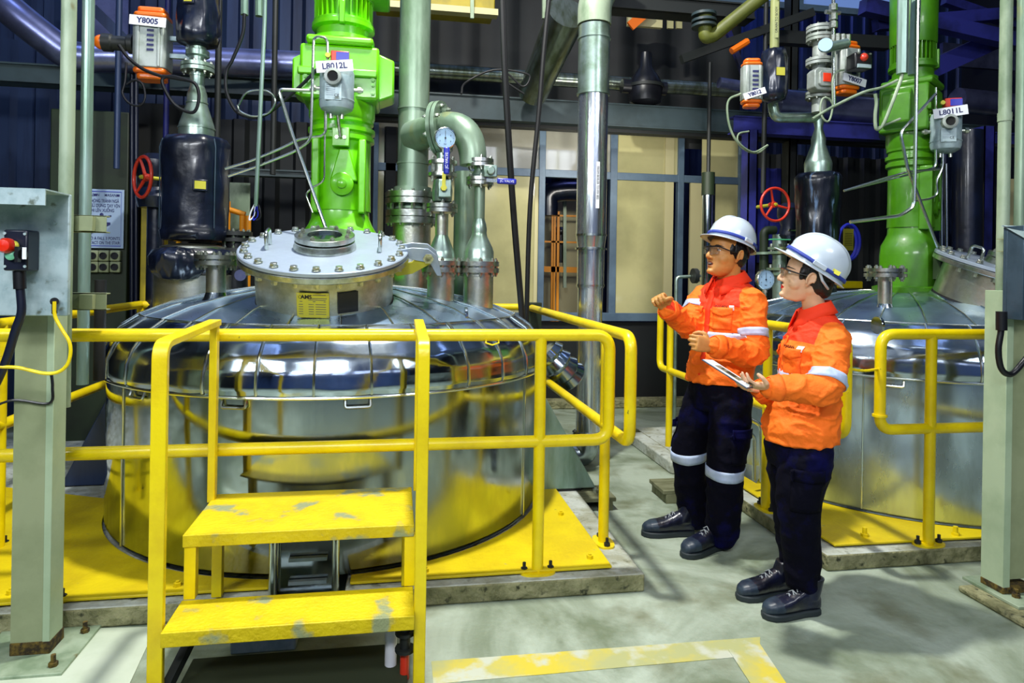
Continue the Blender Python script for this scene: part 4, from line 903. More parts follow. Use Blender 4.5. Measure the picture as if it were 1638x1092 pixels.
for k in range(3): MB().cyl(q+VX*(.02+.04*k)+VZ*.02, q+VX*(.02+.04*k)+VZ*.09, .018, n=6).build('fitting', 'bolt', g)
tubing([(1350, 112), (1338, 115), (1332, 130), (1332, 170), (1326, 193), (1317, 190), (1312, 175), (1316, 158), (1326, 158), (1334, 170)], 4.25, .007, 'palegal', 'pale cable looped below the junction box', 'cable', True, name='cable')
tubing([(1185, 150, 4.3), (1166, 160), (1164, 185), (1172, 215), (1190, 238), (1212, 244), (1228, 232)], 4.3, .008, 'palegal', 'pale cable hanging in a loop below the tag Y8012', 'cable', True, name='cable')
tubing([(1228, 232), (1205, 243), (1182, 228), (1182, 214), (1198, 210)], 4.28, .006, 'palegal', 'pale coiled cable end left of the blue steel column', 'cable', True, name='cable')
# cables at left column
tubing([(190, 72), (205, 92), (228, 110), (258, 122), (262, 122), (285, 126), (310, 132), (318, 150), (315, 172), (305, 180), (280, 168), (263, 142), (260, 126), (275, 122), (300, 128)], 4.35, .010, 'black', 'black cable looping from the Y8005 actuator round the reducer', 'cable', True, name='cable')
tubing([(202, 100), (200, 130), (196, 150), (208, 166), (225, 168), (232, 155), (228, 135), (215, 128), (202, 135)], 4.5, .007, 'black', 'black coiled cable hanging below the actuator Y8005', 'cable', True, name='cable')

# ================================================================ PIPES WITH NOZZLES ON THE FRONT TANK
BX = at(660, 300, 4.5).x; KB = 1083/(BX*sin(YAW)+4.5*cos(YAW)); zb_ = lambda py: at(655, py, 4.5).z
t = thing('vapour_pipe', 'thick weathered green vertical pipe with a bolted flange, right of the lime drive', 'pipe', (BX, 4.5, 1.3))
MB().cyl((BX, 4.5, 1.25), (BX, 4.5, zb_(356)), 30/KB, n=32).build('lower_pipe', 'brushed', t)
f1 = MB().flange((BX-.0, 4.5, zb_(348)), VZ, 42/KB, .04, n=36).flange((BX, 4.5, zb_(318)), VZ, 43/KB, .035, n=36).build('flange', 'flange', t)
fbolts(f1, (BX, 4.5, zb_(333)), VZ, 37/KB, .09, 12, .014)
MB().cyl((BX, 4.5, zb_(335)), (BX, 4.5, zb_(300)), 30/KB, n=32).cyl((BX, 4.5, zb_(312)), (BX, 4.5, 4.6), 24.5/KB, n=32).build('upper_pipe', 'pipe', t)
for py in (262, 175): MB().ring(24/KB, 26/KB, -.006, .006, (BX, 4.5, zb_(py)), VZ, 32).build('weld_ring', 'pipe', t)
fc = at(704, 206, 4.18); fax = V((.86, -.42, .05)).normalized()
MB().tube([V((BX, 4.45, fc.z-.0)), fc], [.10, .098], 24).build('branch', 'pipe', t)
# elbow pipe
t = thing('elbow_pipe', 'large green pipe elbow with a round bolted flange above the two nozzles', 'pipe', fc)
E2 = at(757, 262, 4.02); r_ = .098
fl = MB().flange(fc, fax, .168, .024, n=36).build('flange', 'pipe', t); fbolts(fl, fc, fax, .138, .03, 8, .014, .5)
e1 = fc+fax*.02; c1_ = V((E2.x, E2.y, fc.z+.02))
arc = [e1*(1-q)**2+c1_*2*q*(1-q)+V((E2.x, E2.y, fc.z-.24))*q*q for q in [i/14 for i in range(15)]]
MB().tube(arc, [.098-.018*(i/14) for i in range(15)], 28).build('elbow', 'pipe', t)
MB().cyl(arc[-1], V((E2.x+.0, E2.y, at(757, 250, E2.y).z)), .08, n=28).build('tail_pipe', 'pipe', t)
bp_ = at(744, 300, 4.35); tag(MB().cyl((bp_.x, 4.35, 1.3), (bp_.x, 4.35, 2.1), .07, n=24).build('vertical_pipe', 'pipe'), 'plain pale green vertical pipe between the two valved nozzles', 'pipe')
# gauge on its stem
def gauge(c, r, label, yaw, stem):
    c = V(c); f = V((sin(yaw), -cos(yaw), 0)); t = thing('pressure_gauge', label, 'gauge', c)
    MB().lathe([(r*.9, -.03), (r, -.02), (r, .012), (r*.92, .016), (r*.92, .008), (.002, .008)], c, f, n=40).build('case', 'trimsteel', t)
    d = MB().cyl(c+f*.008, c+f*.0095, r*.9, n=36).build('dial', 'dial', t); s = f.cross(VZ)*-1
    s = VZ.cross(f); mk = MB()
    for i in range(25):
        a = radians(-225+270*i/24+0); dd = s*cos(a)*-1+VZ*sin(a)*-1
        dd = s*cos(radians(225-270*i/24))+VZ*sin(radians(225-270*i/24)); L_ = .12 if i % 4 == 0 else .06
        mk.obox(c+f*.0101+dd*r*(.82-L_/2), dd*r*L_/2, f*.0002, dd.cross(f)*r*.012)
    mk.build('dial_marks', 'blackink', d)
    MB().obox(c+f*.0112+VZ*r*.25, VZ*r*.42, f*.0004, s*r*.02).cyl(c+f*.0095, c+f*.013, r*.08, n=12).build('needle', 'blackink', t)
    for dx, dz, tx in ((-.5, -.3, '0'), (-.5, .25, '2'), (.5, .25, '6'), (.5, -.3, '8'), (0, -.55, 'bar')): text(tx, r*.22, 'blackink', d, c+f*.0102+s*r*dx+VZ*r*dz, s, VZ, ext=.0001)
    MB().cyl(c-VZ*r*.95, c-VZ*(r*.95+stem), .012, n=10).cyl(c-VZ*r*.98, c-VZ*(r*.98+.025), .018, n=6).build('stem', 'bolt', t)
    return t
gq = at(712, 221, 3.86); gauge(gq, .062, 'round pressure gauge before the green elbow of the left tank', .1, .03)
gauge(at(1224, 447, 4.6), .075, 'round pressure gauge between the two people, behind them', .1, .05)
# nozzle 1 with ball valve (under the gauge)
def zy(px, py, Y): return at(px, py, Y).z
Y1 = 3.92; N1 = at(705, 460, Y1).x; Z = lambda py: zy(705, py, Y1); K1 = 1083/(N1*sin(YAW)+Y1*cos(YAW))
t = thing('nozzle_stack', 'flanged nozzle with reducer and a vertical blue lever valve, nearer the lid', 'nozzle', (N1, Y1, 1.3))
MB().cyl((N1, Y1, 1.18), (N1, Y1, Z(432)), 21.5/K1, n=32).ring(21/K1, 23/K1, Z(447), Z(443), (N1, Y1, 0), VZ, 32).build('nozzle_pipe', 'brushed', t)
fl = MB().flange((N1, Y1, Z(426)), VZ, 31/K1, .027, .012, n=36).build('flange', 'flange', t); fbolts(fl, (N1, Y1, Z(426)), VZ, 27/K1, .032, 8, .012)
MB().lathe([(r/K1, Z(y)) for r, y in ((27, 418), (22, 413), (21.5, 404), (20, 400), (10, 376), (9.5, 345))], (N1, Y1, 0), VZ, n=36).build('reducer', 'reducer', t)
MB().cyl((N1, Y1, Z(376)), (N1, Y1, Z(342)), 10.5/K1, n=24).build('neck', 'brushed', t)
fl = MB().flange((N1, Y1, Z(333)), VZ, 25/K1, .022, n=32).build('flange', 'flange', t); fbolts(fl, (N1, Y1, Z(333)), VZ, 20/K1, .026, 6, .010)
B = MB().lathe([(.03, Z(326)), (.055, Z(322)), (.06, Z(305)), (.05, Z(288)), (.03, Z(284))], (N1, Y1, 0), VZ, n=28).build('ball_valve_body', 'reducer', t)
MB().box(N1-.03, N1+.045, Y1-.1, Y1-.05, Z(318), Z(290)).build('valve_bonnet', 'reducer', B, .006); MB().cyl((N1, Y1-.13, Z(304)), (N1, Y1-.05, Z(304)), .018, n=6).build('valve_nut', 'brassy', B)
fl = MB().flange((N1, Y1, Z(270)), VZ, 23/K1, .02, .05, n=32).build('flange', 'flange', t); fbolts(fl, (N1, Y1, Z(270)), VZ, 18/K1, .05, 6, .010)
MB().cyl((N1, Y1, Z(284)), (N1, Y1, Z(245)), .035, n=20).build('top_pipe', 'reducer', t)
H1 = MB().box(N1-.01, N1+.01, Y1-.125, Y1-.115, Z(304), Z(280)).build('lever', 'brassy', t); MB().box(N1-.003, N1+.03, Y1-.135, Y1-.11, Z(283), Z(241)).build('lever_grip', 'blueh', H1, .008)
text('JC VALVE', .022, 'white', H1, (N1+.013, Y1-.1365, Z(262)), VZ, -VX)
# nozzle 2
Y2 = 4.0; N2 = at(765, 460, Y2).x; Z2 = lambda py: zy(765, py, Y2); K2 = 1083/(N2*sin(YAW)+Y2*cos(YAW))
t = thing('nozzle_stack', 'flanged nozzle with a bottle-shaped reducer and a horizontal blue lever valve', 'nozzle', (N2, Y2, 1.3))
MB().cyl((N2, Y2, 1.15), (N2, Y2, Z2(434)), 24/K2, n=32).ring(24/K2, 25.5/K2, Z2(442), Z2(438), (N2, Y2, 0), VZ, 32).build('nozzle_pipe', 'brushed', t)
fl = MB().flange((N2, Y2, Z2(427)), VZ, 33/K2, .027, .012, n=36).build('flange', 'flange', t); fbolts(fl, (N2, Y2, Z2(427)), VZ, 28/K2, .032, 8, .012)
MB().lathe([(r/K2, Z2(y)) for r, y in ((27, 418), (24, 412), (24, 403), (22, 396), (13, 378), (12, 372), (12.5, 367), (11, 358), (7, 346), (6, 340))], (N2, Y2, 0), VZ, n=36).build('reducer', 'reducer', t)
MB().cyl((N2, Y2, Z2(350)), (N2, Y2, Z2(298)), 8.5/K2, n=24).build('neck', 'pipe', t)
fl = MB().flange((N2, Y2, Z2(290)), VZ, 22/K2, .02, n=32).flange((N2, Y2, Z2(261)), VZ, 22/K2, .02, n=32).build('flange', 'flange', t); fbolts(fl, (N2, Y2, Z2(290)), VZ, 18/K2, .024, 6, .010); fbolts(fl, (N2, Y2, Z2(261)), VZ, 18/K2, .024, 6, .010)
MB().lathe([(.04, Z2(285)), (.05, Z2(280)), (.035, Z2(272)), (.035, Z2(266))], (N2, Y2, 0), VZ, n=24).build('ball_valve_body', 'reducer', t)
q = at(774, 289, Y2-.05); MB().obox(V((N2+.05, Y2-.06, Z2(276))), VX*.04, VY*.035, VZ*.035).cyl(V((N2+.05, Y2-.06, Z2(276))), V((N2+.05, Y2-.12, Z2(276))), .025, n=16).build('valve_bonnet', 'reducer', t, .006)
a, b = at(778, 288, Y2-.11), at(826, 291, Y2-.11); H2 = MB().bar(a, a+(b-a)*.5, .008, .02).build('lever', 'trimsteel', t); MB().bar(a+(b-a)*.35, b, .022, .034).build('lever_grip', 'blueh', H2, .008)
text('JC VALVE', .02, 'white', H2, a+(b-a)*.68-VY*.0125, (b-a), VZ)
# small nozzle near the black column
def nozzle(px, pyf, pyb, Y, rp, rf, label):
    x = at(px, pyf, Y).x; zf = at(px, pyf, Y).z; k = 1083/(x*sin(YAW)+Y*cos(YAW))
    t = thing('flanged_nozzle', label, 'nozzle', (x, Y, 1.3))
    MB().cyl((x, Y, at(px, pyb, Y).z-.05), (x, Y, zf), rp/k, n=28).build('nozzle_pipe', 'brushed', t)
    MB().lathe([(rp*1.9/k, at(px, pyb, Y).z-.03), (rp*1.2/k, at(px, pyb, Y).z+.02), (rp/k, at(px, pyb, Y).z+.05)], (x, Y, 0), VZ, n=28).build('nozzle_skirt', 'steel', t)
    fl = MB().flange((x, Y, zf), VZ, rf/k, .022, .01, n=36).build('flange', 'flange', t)
    u, w_, a_ = basis(VZ)
    for i in range(8): q = 2*pi*(i+.5)/8; MB().bolt(V((x, Y, zf+.027))+V((cos(q), sin(q), 0))*rf*.82/k, VZ, .013, .014, under=.054).build('bolt', 'bolt', fl)
nozzle(346, 416, 482, 3.9, 15, 33, 'small bolted flange nozzle on the left tank, left of the manway')
nozzle(1416, 436, 498, 3.80, 10.5, 31, 'small bolted flange nozzle on the right-hand tank, before the olive drive')
# lifting lug discs on the domes
for (px, py, Y, lab) in ((745, 506, 3.6, 'small half-round lifting lug on the right side of the left dome'), (1404, 520, 3.42, 'small half-round lifting lug at the front of the right dome')):
    q = at(px, py, Y); tag(MB().cyl(q-V((.008, 0, 0)), q+V((.008, 0, 0)), .05, n=28).build('lifting_lug', 'steel', None, .002), lab, 'lug')

# ================================================================ CENTRE PIPE
PX_, PY_ = at(945, 400, 5.0).x, 5.0; KP = 1083/(PX_*sin(YAW)+PY_*cos(YAW)); ZP = lambda py: at(945, py, 5.0).z
t = thing('insulated_pipe', 'tall shiny clad vertical pipe in front of the window wall', 'pipe', (PX_, PY_, 0))
MB().cyl((PX_, PY_, ZP(700)), (PX_, PY_, ZP(460)), 20/KP, n=36).build('clad_section', 'cladp', t)
MB().cyl((PX_, PY_, ZP(460)), (PX_, PY_, ZP(398)), 21.5/KP, n=36).lathe([(21.5/KP, ZP(398)), (24/KP, ZP(378))], (PX_, PY_, 0), VZ, n=36).build('clad_section', 'cladp', t)
MB().cyl((PX_, PY_, ZP(378)), (PX_, PY_, ZP(150)), 24/KP, n=40).build('clad_section', 'cladp', t)
MB().cyl((PX_, PY_, ZP(152)), (PX_, PY_, ZP(42)), 25/KP, n=40).build('dull_clad_section', 'reducer', t)
for py in (690, 456, 398, 376): MB().ring(20/KP, 25/KP if py < 450 else 22.5/KP, -.008, .008, (PX_, PY_, ZP(py)), VZ, 36).build('clad_band', 'trimsteel', t)
for py in (151, 62): MB().ring(24/KP, 26.5/KP, -.008, .008, (PX_, PY_, ZP(py)), VZ, 36).build('clad_band', 'reducer', t)
q = at(957, 300, 4.87); q = V((q.x, PY_-.112, q.z)); lb2 = MB().box(q.x-.014, q.x+.014, q.y-.004, q.y, ZP(335), ZP(262)).build('pipe_label', 'white', t)
text('FROM BOILER TO MV 802', .026, 'blackink', lb2, (q.x, q.y-.0045, ZP(295)), -VZ, VX, wide=.85)
MB().tube(fillet([(PX_, PY_, ZP(40)), (PX_, PY_, ZP(5)), at(985, -60, 5.3)], .12, 6), 27/KP, 24).build('top_elbow', 'palegal', t)
el = thing('clad_elbow', 'shiny clad elbow and pipe running left behind the front railing', 'pipe', (1.3, 5, 0))
MB().tube(fillet([(PX_-.02, PY_, ZP(690)), (PX_-.02, PY_, ZP(728)), (PX_-.7, PY_+.15, ZP(700))], .16, 8), 21/KP, 24).build('elbow', 'shell', el)
MB().tube(smooth_path([at(872, 560, 4.7), at(895, 585, 4.7), at(915, 605, 4.75)], 6), [.10+.012*(i % 3) for i in range(13)], 20).build('upper_branch', 'steel', el)
tag(MB().tube([at(908, 20, 5.4), at(852, 150, 6.3)], [.165, .14], 28).build('diagonal_duct', 'ducts'), 'shiny foil-clad duct slanting back from the top of the tall clad pipe', 'duct')
# far pipe behind man
q = at(1132, 340, 6.4)
g = thing('insulated_pipe', 'slim shiny vertical pipe with a dark sleeve just behind the man', 'pipe', (q.x, 6.4, 0))
MB().cyl((q.x, 6.4, 0), (q.x, 6.4, at(1132, 305, 6.4).z), .055, n=24).build('clad_pipe', 'shell', g); MB().cyl((q.x, 6.4, at(1132, 312, 6.4).z), (q.x, 6.4, at(1132, 276, 6.4).z), .065, n=24).build('dark_sleeve', 'olive', g)
MB().cyl((q.x, 6.4, at(1132, 276, 6.4).z), (q.x, 6.4, 3.6), .02, n=10).build('thin_rod', 'darkbeam', g)
# hanging black cables
tubing([(803, -20, 4.2), (808, 120, 4.2), (820, 320, 4.3), (836, 515, 4.4)], 4.2, .021, 'rubber', 'thick black cable hanging to the dome edge, the left of two', 'cable', True, name='cable')
tubing([(880, -20, 4.6), (870, 80, 4.6), (862, 180, 4.6), (848, 330, 4.6), (842, 515, 4.6)], 4.6, .017, 'rubber', 'thick black cable hanging to the dome edge, the right of two', 'cable', True, name='cable')
tubing([(738, 150, 5), (745, 132), (790, 112), (842, 118), (846, 130), (835, 138), (812, 118), (802, 125), (815, 135), (838, 150)], 5.4, .008, 'rubber', 'thin black cable looped under the beam in the middle', 'cable', True, name='cable')
q = gz(856, 640, .3); q = at(856, 500, 5.3); tag(MB().box(q.x-.05, q.x+.05, 5.28, 5.34, 0, 1.22).build('stub_post', 'olive', None, .004), 'short dark green square post at the back corner of the left railing', 'post')
# ================================================================ BACKGROUND
def beam(name, label, a, b, w_, h, m_, cat='beam'):
    return tag(MB().bar(a, b, w_, .012).bar(V(a)+VZ*h/2, V(b)+VZ*h/2, w_, .014).bar(V(a)-VZ*h/2, V(b)-VZ*h/2, w_, .014).bar(a, b, .012, h).build(name, m_, None), label, cat)
def hbeam(label, py_top, py_bot, px, Y, x0, x1, w_, m_):
    zt_, zb = at(px, py_top, Y).z, at(px, py_bot, Y).z
    o = MB().box(x0, x1, Y-w_/2, Y+w_/2, zt_-.014, zt_).box(x0, x1, Y-w_/2, Y+w_/2, zb, zb+.014).box(x0, x1, Y-w_/2+.02, Y-w_/2+.034, zb, zt_)
    return tag(o.build('steel_beam', m_), label, 'beam')
hbeam('grey-green steel beam running above the windows', 152, 190, 700, 6.6, xs(560), 6.5, .2, 'beam')
hbeam('grey-green steel beam crossing behind the left column', 121, 150, 300, 6.2, -5, at(600, 150, 6.2).x, .2, 'beam')
tag(MB().box(xs(590), 6.5, 6.62, 6.75, at(900, 206, 6.6).z, at(900, 180, 6.6).z-.02).build('lower_beam', 'darkwall'), 'dark truss strip just over the top window row', 'beam')
tag(MB().cyl(at(600, 108, 6.9), (8.0, 6.9, at(600, 108, 6.9).z), .075, n=20).build('horizontal_duct', 'ducts'), 'long shiny duct running behind the centre above the window beam', 'duct')
P = [at(-30, -25, 5.6), at(30, 28, 5.6), at(112, 92, 5.7), at(180, 92, 5.75), at(520, 106, 5.9)]
tag(MB().tube(fillet(P, .1, 5), .115, 24).build('horizontal_duct', 'ductblue'), 'lavender pipe sloping down at the top left and running behind the green drive', 'duct')
tag(MB().cyl(at(1240, 165, 6.4), at(1400, 180, 6.4), .15, n=24).build('horizontal_duct', 'ductblue'), 'thick lavender duct behind the valve stack at the right', 'duct')
tag(MB().cyl(at(1530, 160, 6.4), at(1700, 178, 6.4), .13, n=24).build('horizontal_duct', 'ductblue'), 'lavender duct with loose foil to the right of the olive drive', 'duct')
tag(MB().cyl(at(1150, 132, 6.0), at(1250, 148, 6.0), .05, n=16).build('horizontal_pipe', 'ductblue'), 'thin lavender pipe passing behind the tag Y8012', 'pipe')
hbeam('bright blue steel beam behind the olive drive at the left', 196, 222, 1330, 6.3, at(1170, 200, 6.3).x, at(1400, 200, 6.3).x, .15, 'bluebeam')
hbeam('bright blue steel beam right of the olive drive', 214, 232, 1600, 6.0, at(1530, 200, 6.0).x, at(1700, 200, 6.0).x, .15, 'bluebeam')
def vpost(label, px, Y, w_, z0, z1, m_, nm='steel_column'):
    q = at(px, 300, Y); return tag(MB().box(q.x-w_/2, q.x+w_/2, Y, Y+.012, z0, z1).box(q.x-w_/2, q.x-w_/2+.012, Y, Y+.14, z0, z1).box(q.x+w_/2-.012, q.x+w_/2, Y, Y+.14, z0, z1).build(nm, m_), label, 'column')
vpost('dark blue steel column just right of the man\'s helmet', 1204, 6.2, .10, 0, 2.9, 'bluebeam')
vpost('blue steel column right of the olive drive and steel tubes', 1582, 5.9, .12, 0, 3.0, 'bluebeam')
vpost('dark steel column right of the tag Y8012', 1268, 6.6, .09, 0, 4.5, 'darkbeam')
tag(MB().cyl(V((at(1548, 560, 5.75).x, 5.75, 0)), at(1548, 210, 5.75), .13, n=24).build('dark_vessel', 'sock'), 'dark glossy vertical vessel between the steel tubes and the right blue column', 'vessel')
tag(MB().box(at(1608, 300, 6.6).x, at(1700, 300, 6.6).x, 6.6, 6.65, 0, 2.6).build('cream_panel', 'cream'), 'cream wall panel behind the pipes at the right edge', 'panel')
# mustard column, green column, sign etc. on the left
tag(MB().box(at(208, 300, 6.1).x, at(300, 300, 6.1).x, 6.1, 6.15, 0, at(240, 165, 6.1).z).build('dark_partition', 'dark'), 'black sheet partition in shadow behind the mustard column', 'partition')  # black sheet added where the background falls into shade
tag(MB().box(at(226, 300, 5.75).x, at(257, 300, 5.75).x, 5.75, 5.95, 0, at(240, 262, 5.75).z).build('mustard_column', 'yelcol', None, .006), 'mustard yellow box column behind the black jacket', 'column')
qa, qb = at(146, 300, 5.8).x, at(205, 300, 5.8).x
tag(MB().box(qa-.3, qb, 5.8, 5.9, 0, at(180, 178, 5.8).z).build('green_cabinet', 'olive', None, .01), 'dark green cabinet carrying the blue safety sign', 'cabinet')
for i, px in enumerate((211, 218)): tag(MB().cyl(at(px, 520, 5.8), at(px, 110, 5.8), .016, n=10).build('conduit', 'navybox'), ('left' if i == 0 else 'right')+' of two dark blue conduits right of the safety sign', 'conduit')
SYG = 5.78
sx0, sx1, sz0, sz1 = at(128, 350, SYG).x, at(199, 350, SYG).x, at(170, 397, SYG).z, at(170, 303, SYG).z
sg = thing('safety_sign', 'blue-white safety sign with a figure on stairs, left of the mustard column', 'sign', ((sx0+sx1)/2, SYG, sz0))
pl = MB().box(sx0, sx1, SYG-.012, SYG-.006, sz0, sz1).build('plate', 'signw', sg, .002)
W_, H_ = sx1-sx0, sz1-sz0; mx = (sx0+sx1)/2
def sp(u, v): return V((sx0+W_*u, SYG-.0135, sz0+H_*v))
bd = MB()
for a, b in (((.06, .04), (.94, .04)), ((.94, .04), (.94, .96)), ((.94, .96), (.06, .96)), ((.06, .96), (.06, .04))): bd.bar(sp(*a), sp(*b), .001, .005)
bd.build('border', 'blueh', pl)
for s_, v, h_ in (('MASAN     MASAN', .90, .030), ('ĐỀ PHÒNG TRÁNH NGÃ', .80, .036), ('HÃY SỬ DỤNG TAY VỊN', .72, .036), ('KHI LÊN XUỐNG', .64, .036), ('AVOID A FALL 3 POINTS', .165, .034), ('CONTACT ON THE STAIR', .09, .034)):
    text(s_, h_, 'ink', pl, sp(.5, v), VX, VZ, bold=.0004, ext=.0003, fit=W_*min(.84, len(s_)*.043))
pg = MB()
pg.prism([(.28, .24), (.70, .40), (.70, .44), (.55, .44), (.55, .38), (.42, .38), (.42, .32), (.28, .30)], sp(0, 0), VX*W_, VZ*H_, -VY*.001)
pg.ball(sp(.50, .565), (.014, .002, .016), 10)
pg.bar(sp(.50, .53), sp(.49, .46), .001, .035).bar(sp(.50, .52), sp(.30, .44), .001, .012).bar(sp(.50, .53), sp(.72, .55), .001, .011).bar(sp(.49, .47), sp(.47, .37), .001, .016).bar(sp(.50, .46), sp(.58, .44), .001, .016).bar(sp(.58, .44), sp(.60, .40), .001, .014).bar(sp(.28, .44), sp(.26, .40), .001, .01)
pg.build('pictogram', 'ink', pl)
MB().box(sp(.35, 0).x-.01, sp(.35, 0).x+.012, SYG-.0135, SYG-.0125, sp(0, .89).z-.004, sp(0, .92).z).box(sp(.86, 0).x-.01, sp(.86, 0).x+.012, SYG-.0135, SYG-.0125, sp(0, .89).z-.004, sp(0, .92).z).build('logo_square', 'ink', pl)
so = thing('socket_panel', 'row of grey power sockets under the blue safety sign', 'socket', at(165, 415, 5.78))
for py in (409, 427):
    for px in (150, 167, 185):
        q = at(px, py, 5.77); MB().obox(q, VX*.037, VY*.02, VZ*.042).build('socket_frame', 'post', so, .008); MB().ring(.02, .027, 0, .012, q-VY*.02, -VY, 20).cyl(q-VY*.018, q-VY*.024, .02, n=18).build('socket_cover', 'black', so)
def wheel(c, r, label, yaw, pitch=0):
    c = V(c); f = V((sin(yaw)*cos(pitch), -cos(yaw)*cos(pitch), sin(pitch))); u, w_, a_ = basis(f); t = thing('hand_wheel', label, 'hand wheel', c)
    MB().tube([c+(u*cos(2*pi*i/40)+w_*sin(2*pi*i/40))*r for i in range(40)], r*.085, 10, True).build('rim', 'red', t)
    MB().lathe([(r*.16, -.03), (r*.2, 0), (r*.18, .025)], c-f*.03, f, n=20).build('hub', 'red', t)
    for k in range(3):
        a = radians(90+120*k+18); d = u*cos(a)+w_*sin(a); MB().tube([c-f*.02+d*r*.12, c-f*.01+d*r*.6, c+d*r*.97], [r*.09, r*.07, r*.06], 8).build('spoke', 'red', t)
    MB().bolt(c-f*.0, f, r*.11, .015).cyl(c-f*.03, c-f*.22, .014, n=10).build('stem', 'brassy', t)
    return f
wheel(at(228, 283, 5.2), .145, 'red valve hand wheel in the shadows left of the black jacket', -.85)
wheel(at(1240, 327, 4.75), .125, 'red valve hand wheel between the two white helmets', .1)
g = thing('gate_valve', 'dark flanged valve behind the red hand wheel at the left', 'valve', at(240, 300, 5.4))
q = at(250, 290, 5.45); MB().cyl((q.x, q.y, 0), q, .06, n=16).lathe([(.12, -.2), (.14, -.12), (.10, -.05), (.14, .05), (.14, .15), (.08, .2)], q, VZ, n=24).cyl(q-VX*.1, q+VX*.2, .09, n=20).build('body', 'sock', g)
g = thing('valve_assembly', 'dark valve body with a steel yoke right of the red wheel', 'valve', at(1262, 350, 4.9))
q = at(1262, 345, 4.95); MB().lathe([(.05, -.2), (.08, -.16), (.06, -.08), (.09, 0), (.09, .06), (.05, .1)], q, VZ, n=20).build('body', 'navybox', g); MB().tube(fillet([q+V((-.05, -.08, .05)), q+V((.09, -.08, .05)), q+V((.09, -.08, -.12)), q+V((-.05, -.08, -.12))], .02, 3), .008, 8).build('yoke', 'trimsteel', g)
# pipework between the people
g = thing('pipe_manifold', 'dark flanged pipework seen between the two white helmets', 'pipework', at(1235, 420, 5.0))
for px, pts in ((1222, ((370, .035), (395, .035))),):
    pass
a = at(1222, 368, 5.1); MB().tube(fillet([at(1240, 368, 5.1), a, at(1222, 520, 5.1)], .08, 5), .035, 16).build('pipe', 'olive', g)
MB().cyl(at(1247, 375, 5.0), at(1247, 520, 5.0), .055, n=18).build('pipe', 'reducer', g)
for py, r in ((395, .09), (402, .09), (428, .10), (436, .10), (404, .06)):
    fl = MB().cyl(at(1247, py, 5.0), at(1247, py+4, 5.0), r, n=24).build('flange', 'pipe', g)
    for k in range(6): q = at(1247, py, 5.0)+V((cos(k*1.05), sin(k*1.05), 0))*r*.8; MB().cyl(q, q+VZ*.025, .01, n=6).build('bolt', 'bolt', fl)
MB().cyl(at(1222, 403, 5.1), at(1222, 407, 5.1), .07, n=20).build('flange', 'pipe', g)
MB().obox(at(1247, 383, 4.8), VX*.075, VY*.03, VZ*.004).build('green_card', 'greentag', g)
# yellow hose coil and tag in the right dark area
q = at(1358, 387, 5.2)
tag(MB().tube([q+V((.10*cos(a), 0, .15*sin(a))) for a in [2*pi*i/36 for i in range(36)]], .014, 8, True).tube([q+V((.085*cos(a), .02, .14*sin(a))) for a in [2*pi*i/36 for i in range(36)]], .012, 8, True).build('hose_coil', 'bluehose'), 'coil of blue hose hanging behind the woman\'s helmet', 'hose')
q = at(1357, 383, 5.1); tg = MB().obox(q, VX*.045, VZ*.09, VY*.004).build('caution_tag', 'brassy'); tag(tg, 'yellow-green hanging tag in the middle of the blue hose coil', 'tag')
pr = MB()
for i in range(8): pr.obox(q-VY*.0045+VZ*(.05-.014*i), VX*.035, VZ*.0018, VY*.0005)
pr.build('tag_print', 'blackink', tg)
tag(MB().obox(at(1345, 455, 4.9), VX*.14, VY*.08, VZ*.03).build('yellow_block', 'yel', None, .01), 'small yellow block half hidden behind the woman\'s helmet', 'block')
# black cap valve near the man's hand
g = thing('tap_valve', 'small pale pipe end with a bolted cap behind the man\'s collar', 'valve', at(1108, 440, 6.0))
MB().tube(fillet([V((at(1082, 470, 6).x, 6, 0)), at(1082, 443, 6), at(1104, 442, 6)], .04, 4), .016, 10).build('pipe', 'reducer', g); q = at(1108, 441, 5.95)
fl = MB().cyl(q, q+VX*.04, .07, n=24).build('cap', 'darkbeam', g)
for k in range(6): a = k*pi/3; p_ = q+V((.0, cos(a)*.05, sin(a)*.05)); MB().bolt(p_+VX*.04, VX, .013, .015).build('bolt', 'bolt', fl)
# what shows through the open sash: yellow machine, pipe
q0 = WY+1.0
g = thing('yellow_machinery', 'yellow framework seen through the open window beside the clad pipe', 'machinery', at(900, 400, q0))
for py in (344, 386, 430): MB().bar(at(862, py, q0), at(935, py+2, q0), .03, .022 if py != 430 else .07).build('rail', 'orangepipe', g)
for px in (884, 887, 893): MB().bar(at(px, 338, q0), V((at(px, 432, q0).x, q0, 0)), .03, .03).build('upright', 'orangepipe', g)
MB().bar(at(903, 290, q0), at(903, 460, q0), .04, .04).build('pale_upright', 'palegal', g)
for px in (889, 897): MB().cyl(at(px, 420, q0+.1), at(px, 365, q0+.1), .04, n=12).ball(at(px, 370, q0+.1), .06, 10).build('black_valve', 'black', g)
tag(MB().box(xs(866), xs(1000), WY+1.3, WY+1.35, .9, 2.6).build('inner_panel', 'cream'), 'pale panel behind the yellow framework in the open window', 'panel')
tag(MB().tube(fillet([at(876, 345, WY+.6), at(876, 310, WY+.6), at(900, 305, WY+.6), at(960, 305, WY+.6)], .15, 6), .12, 20).build('dark_elbow', 'sock'), 'dark insulated pipe elbow behind the open window', 'pipe')
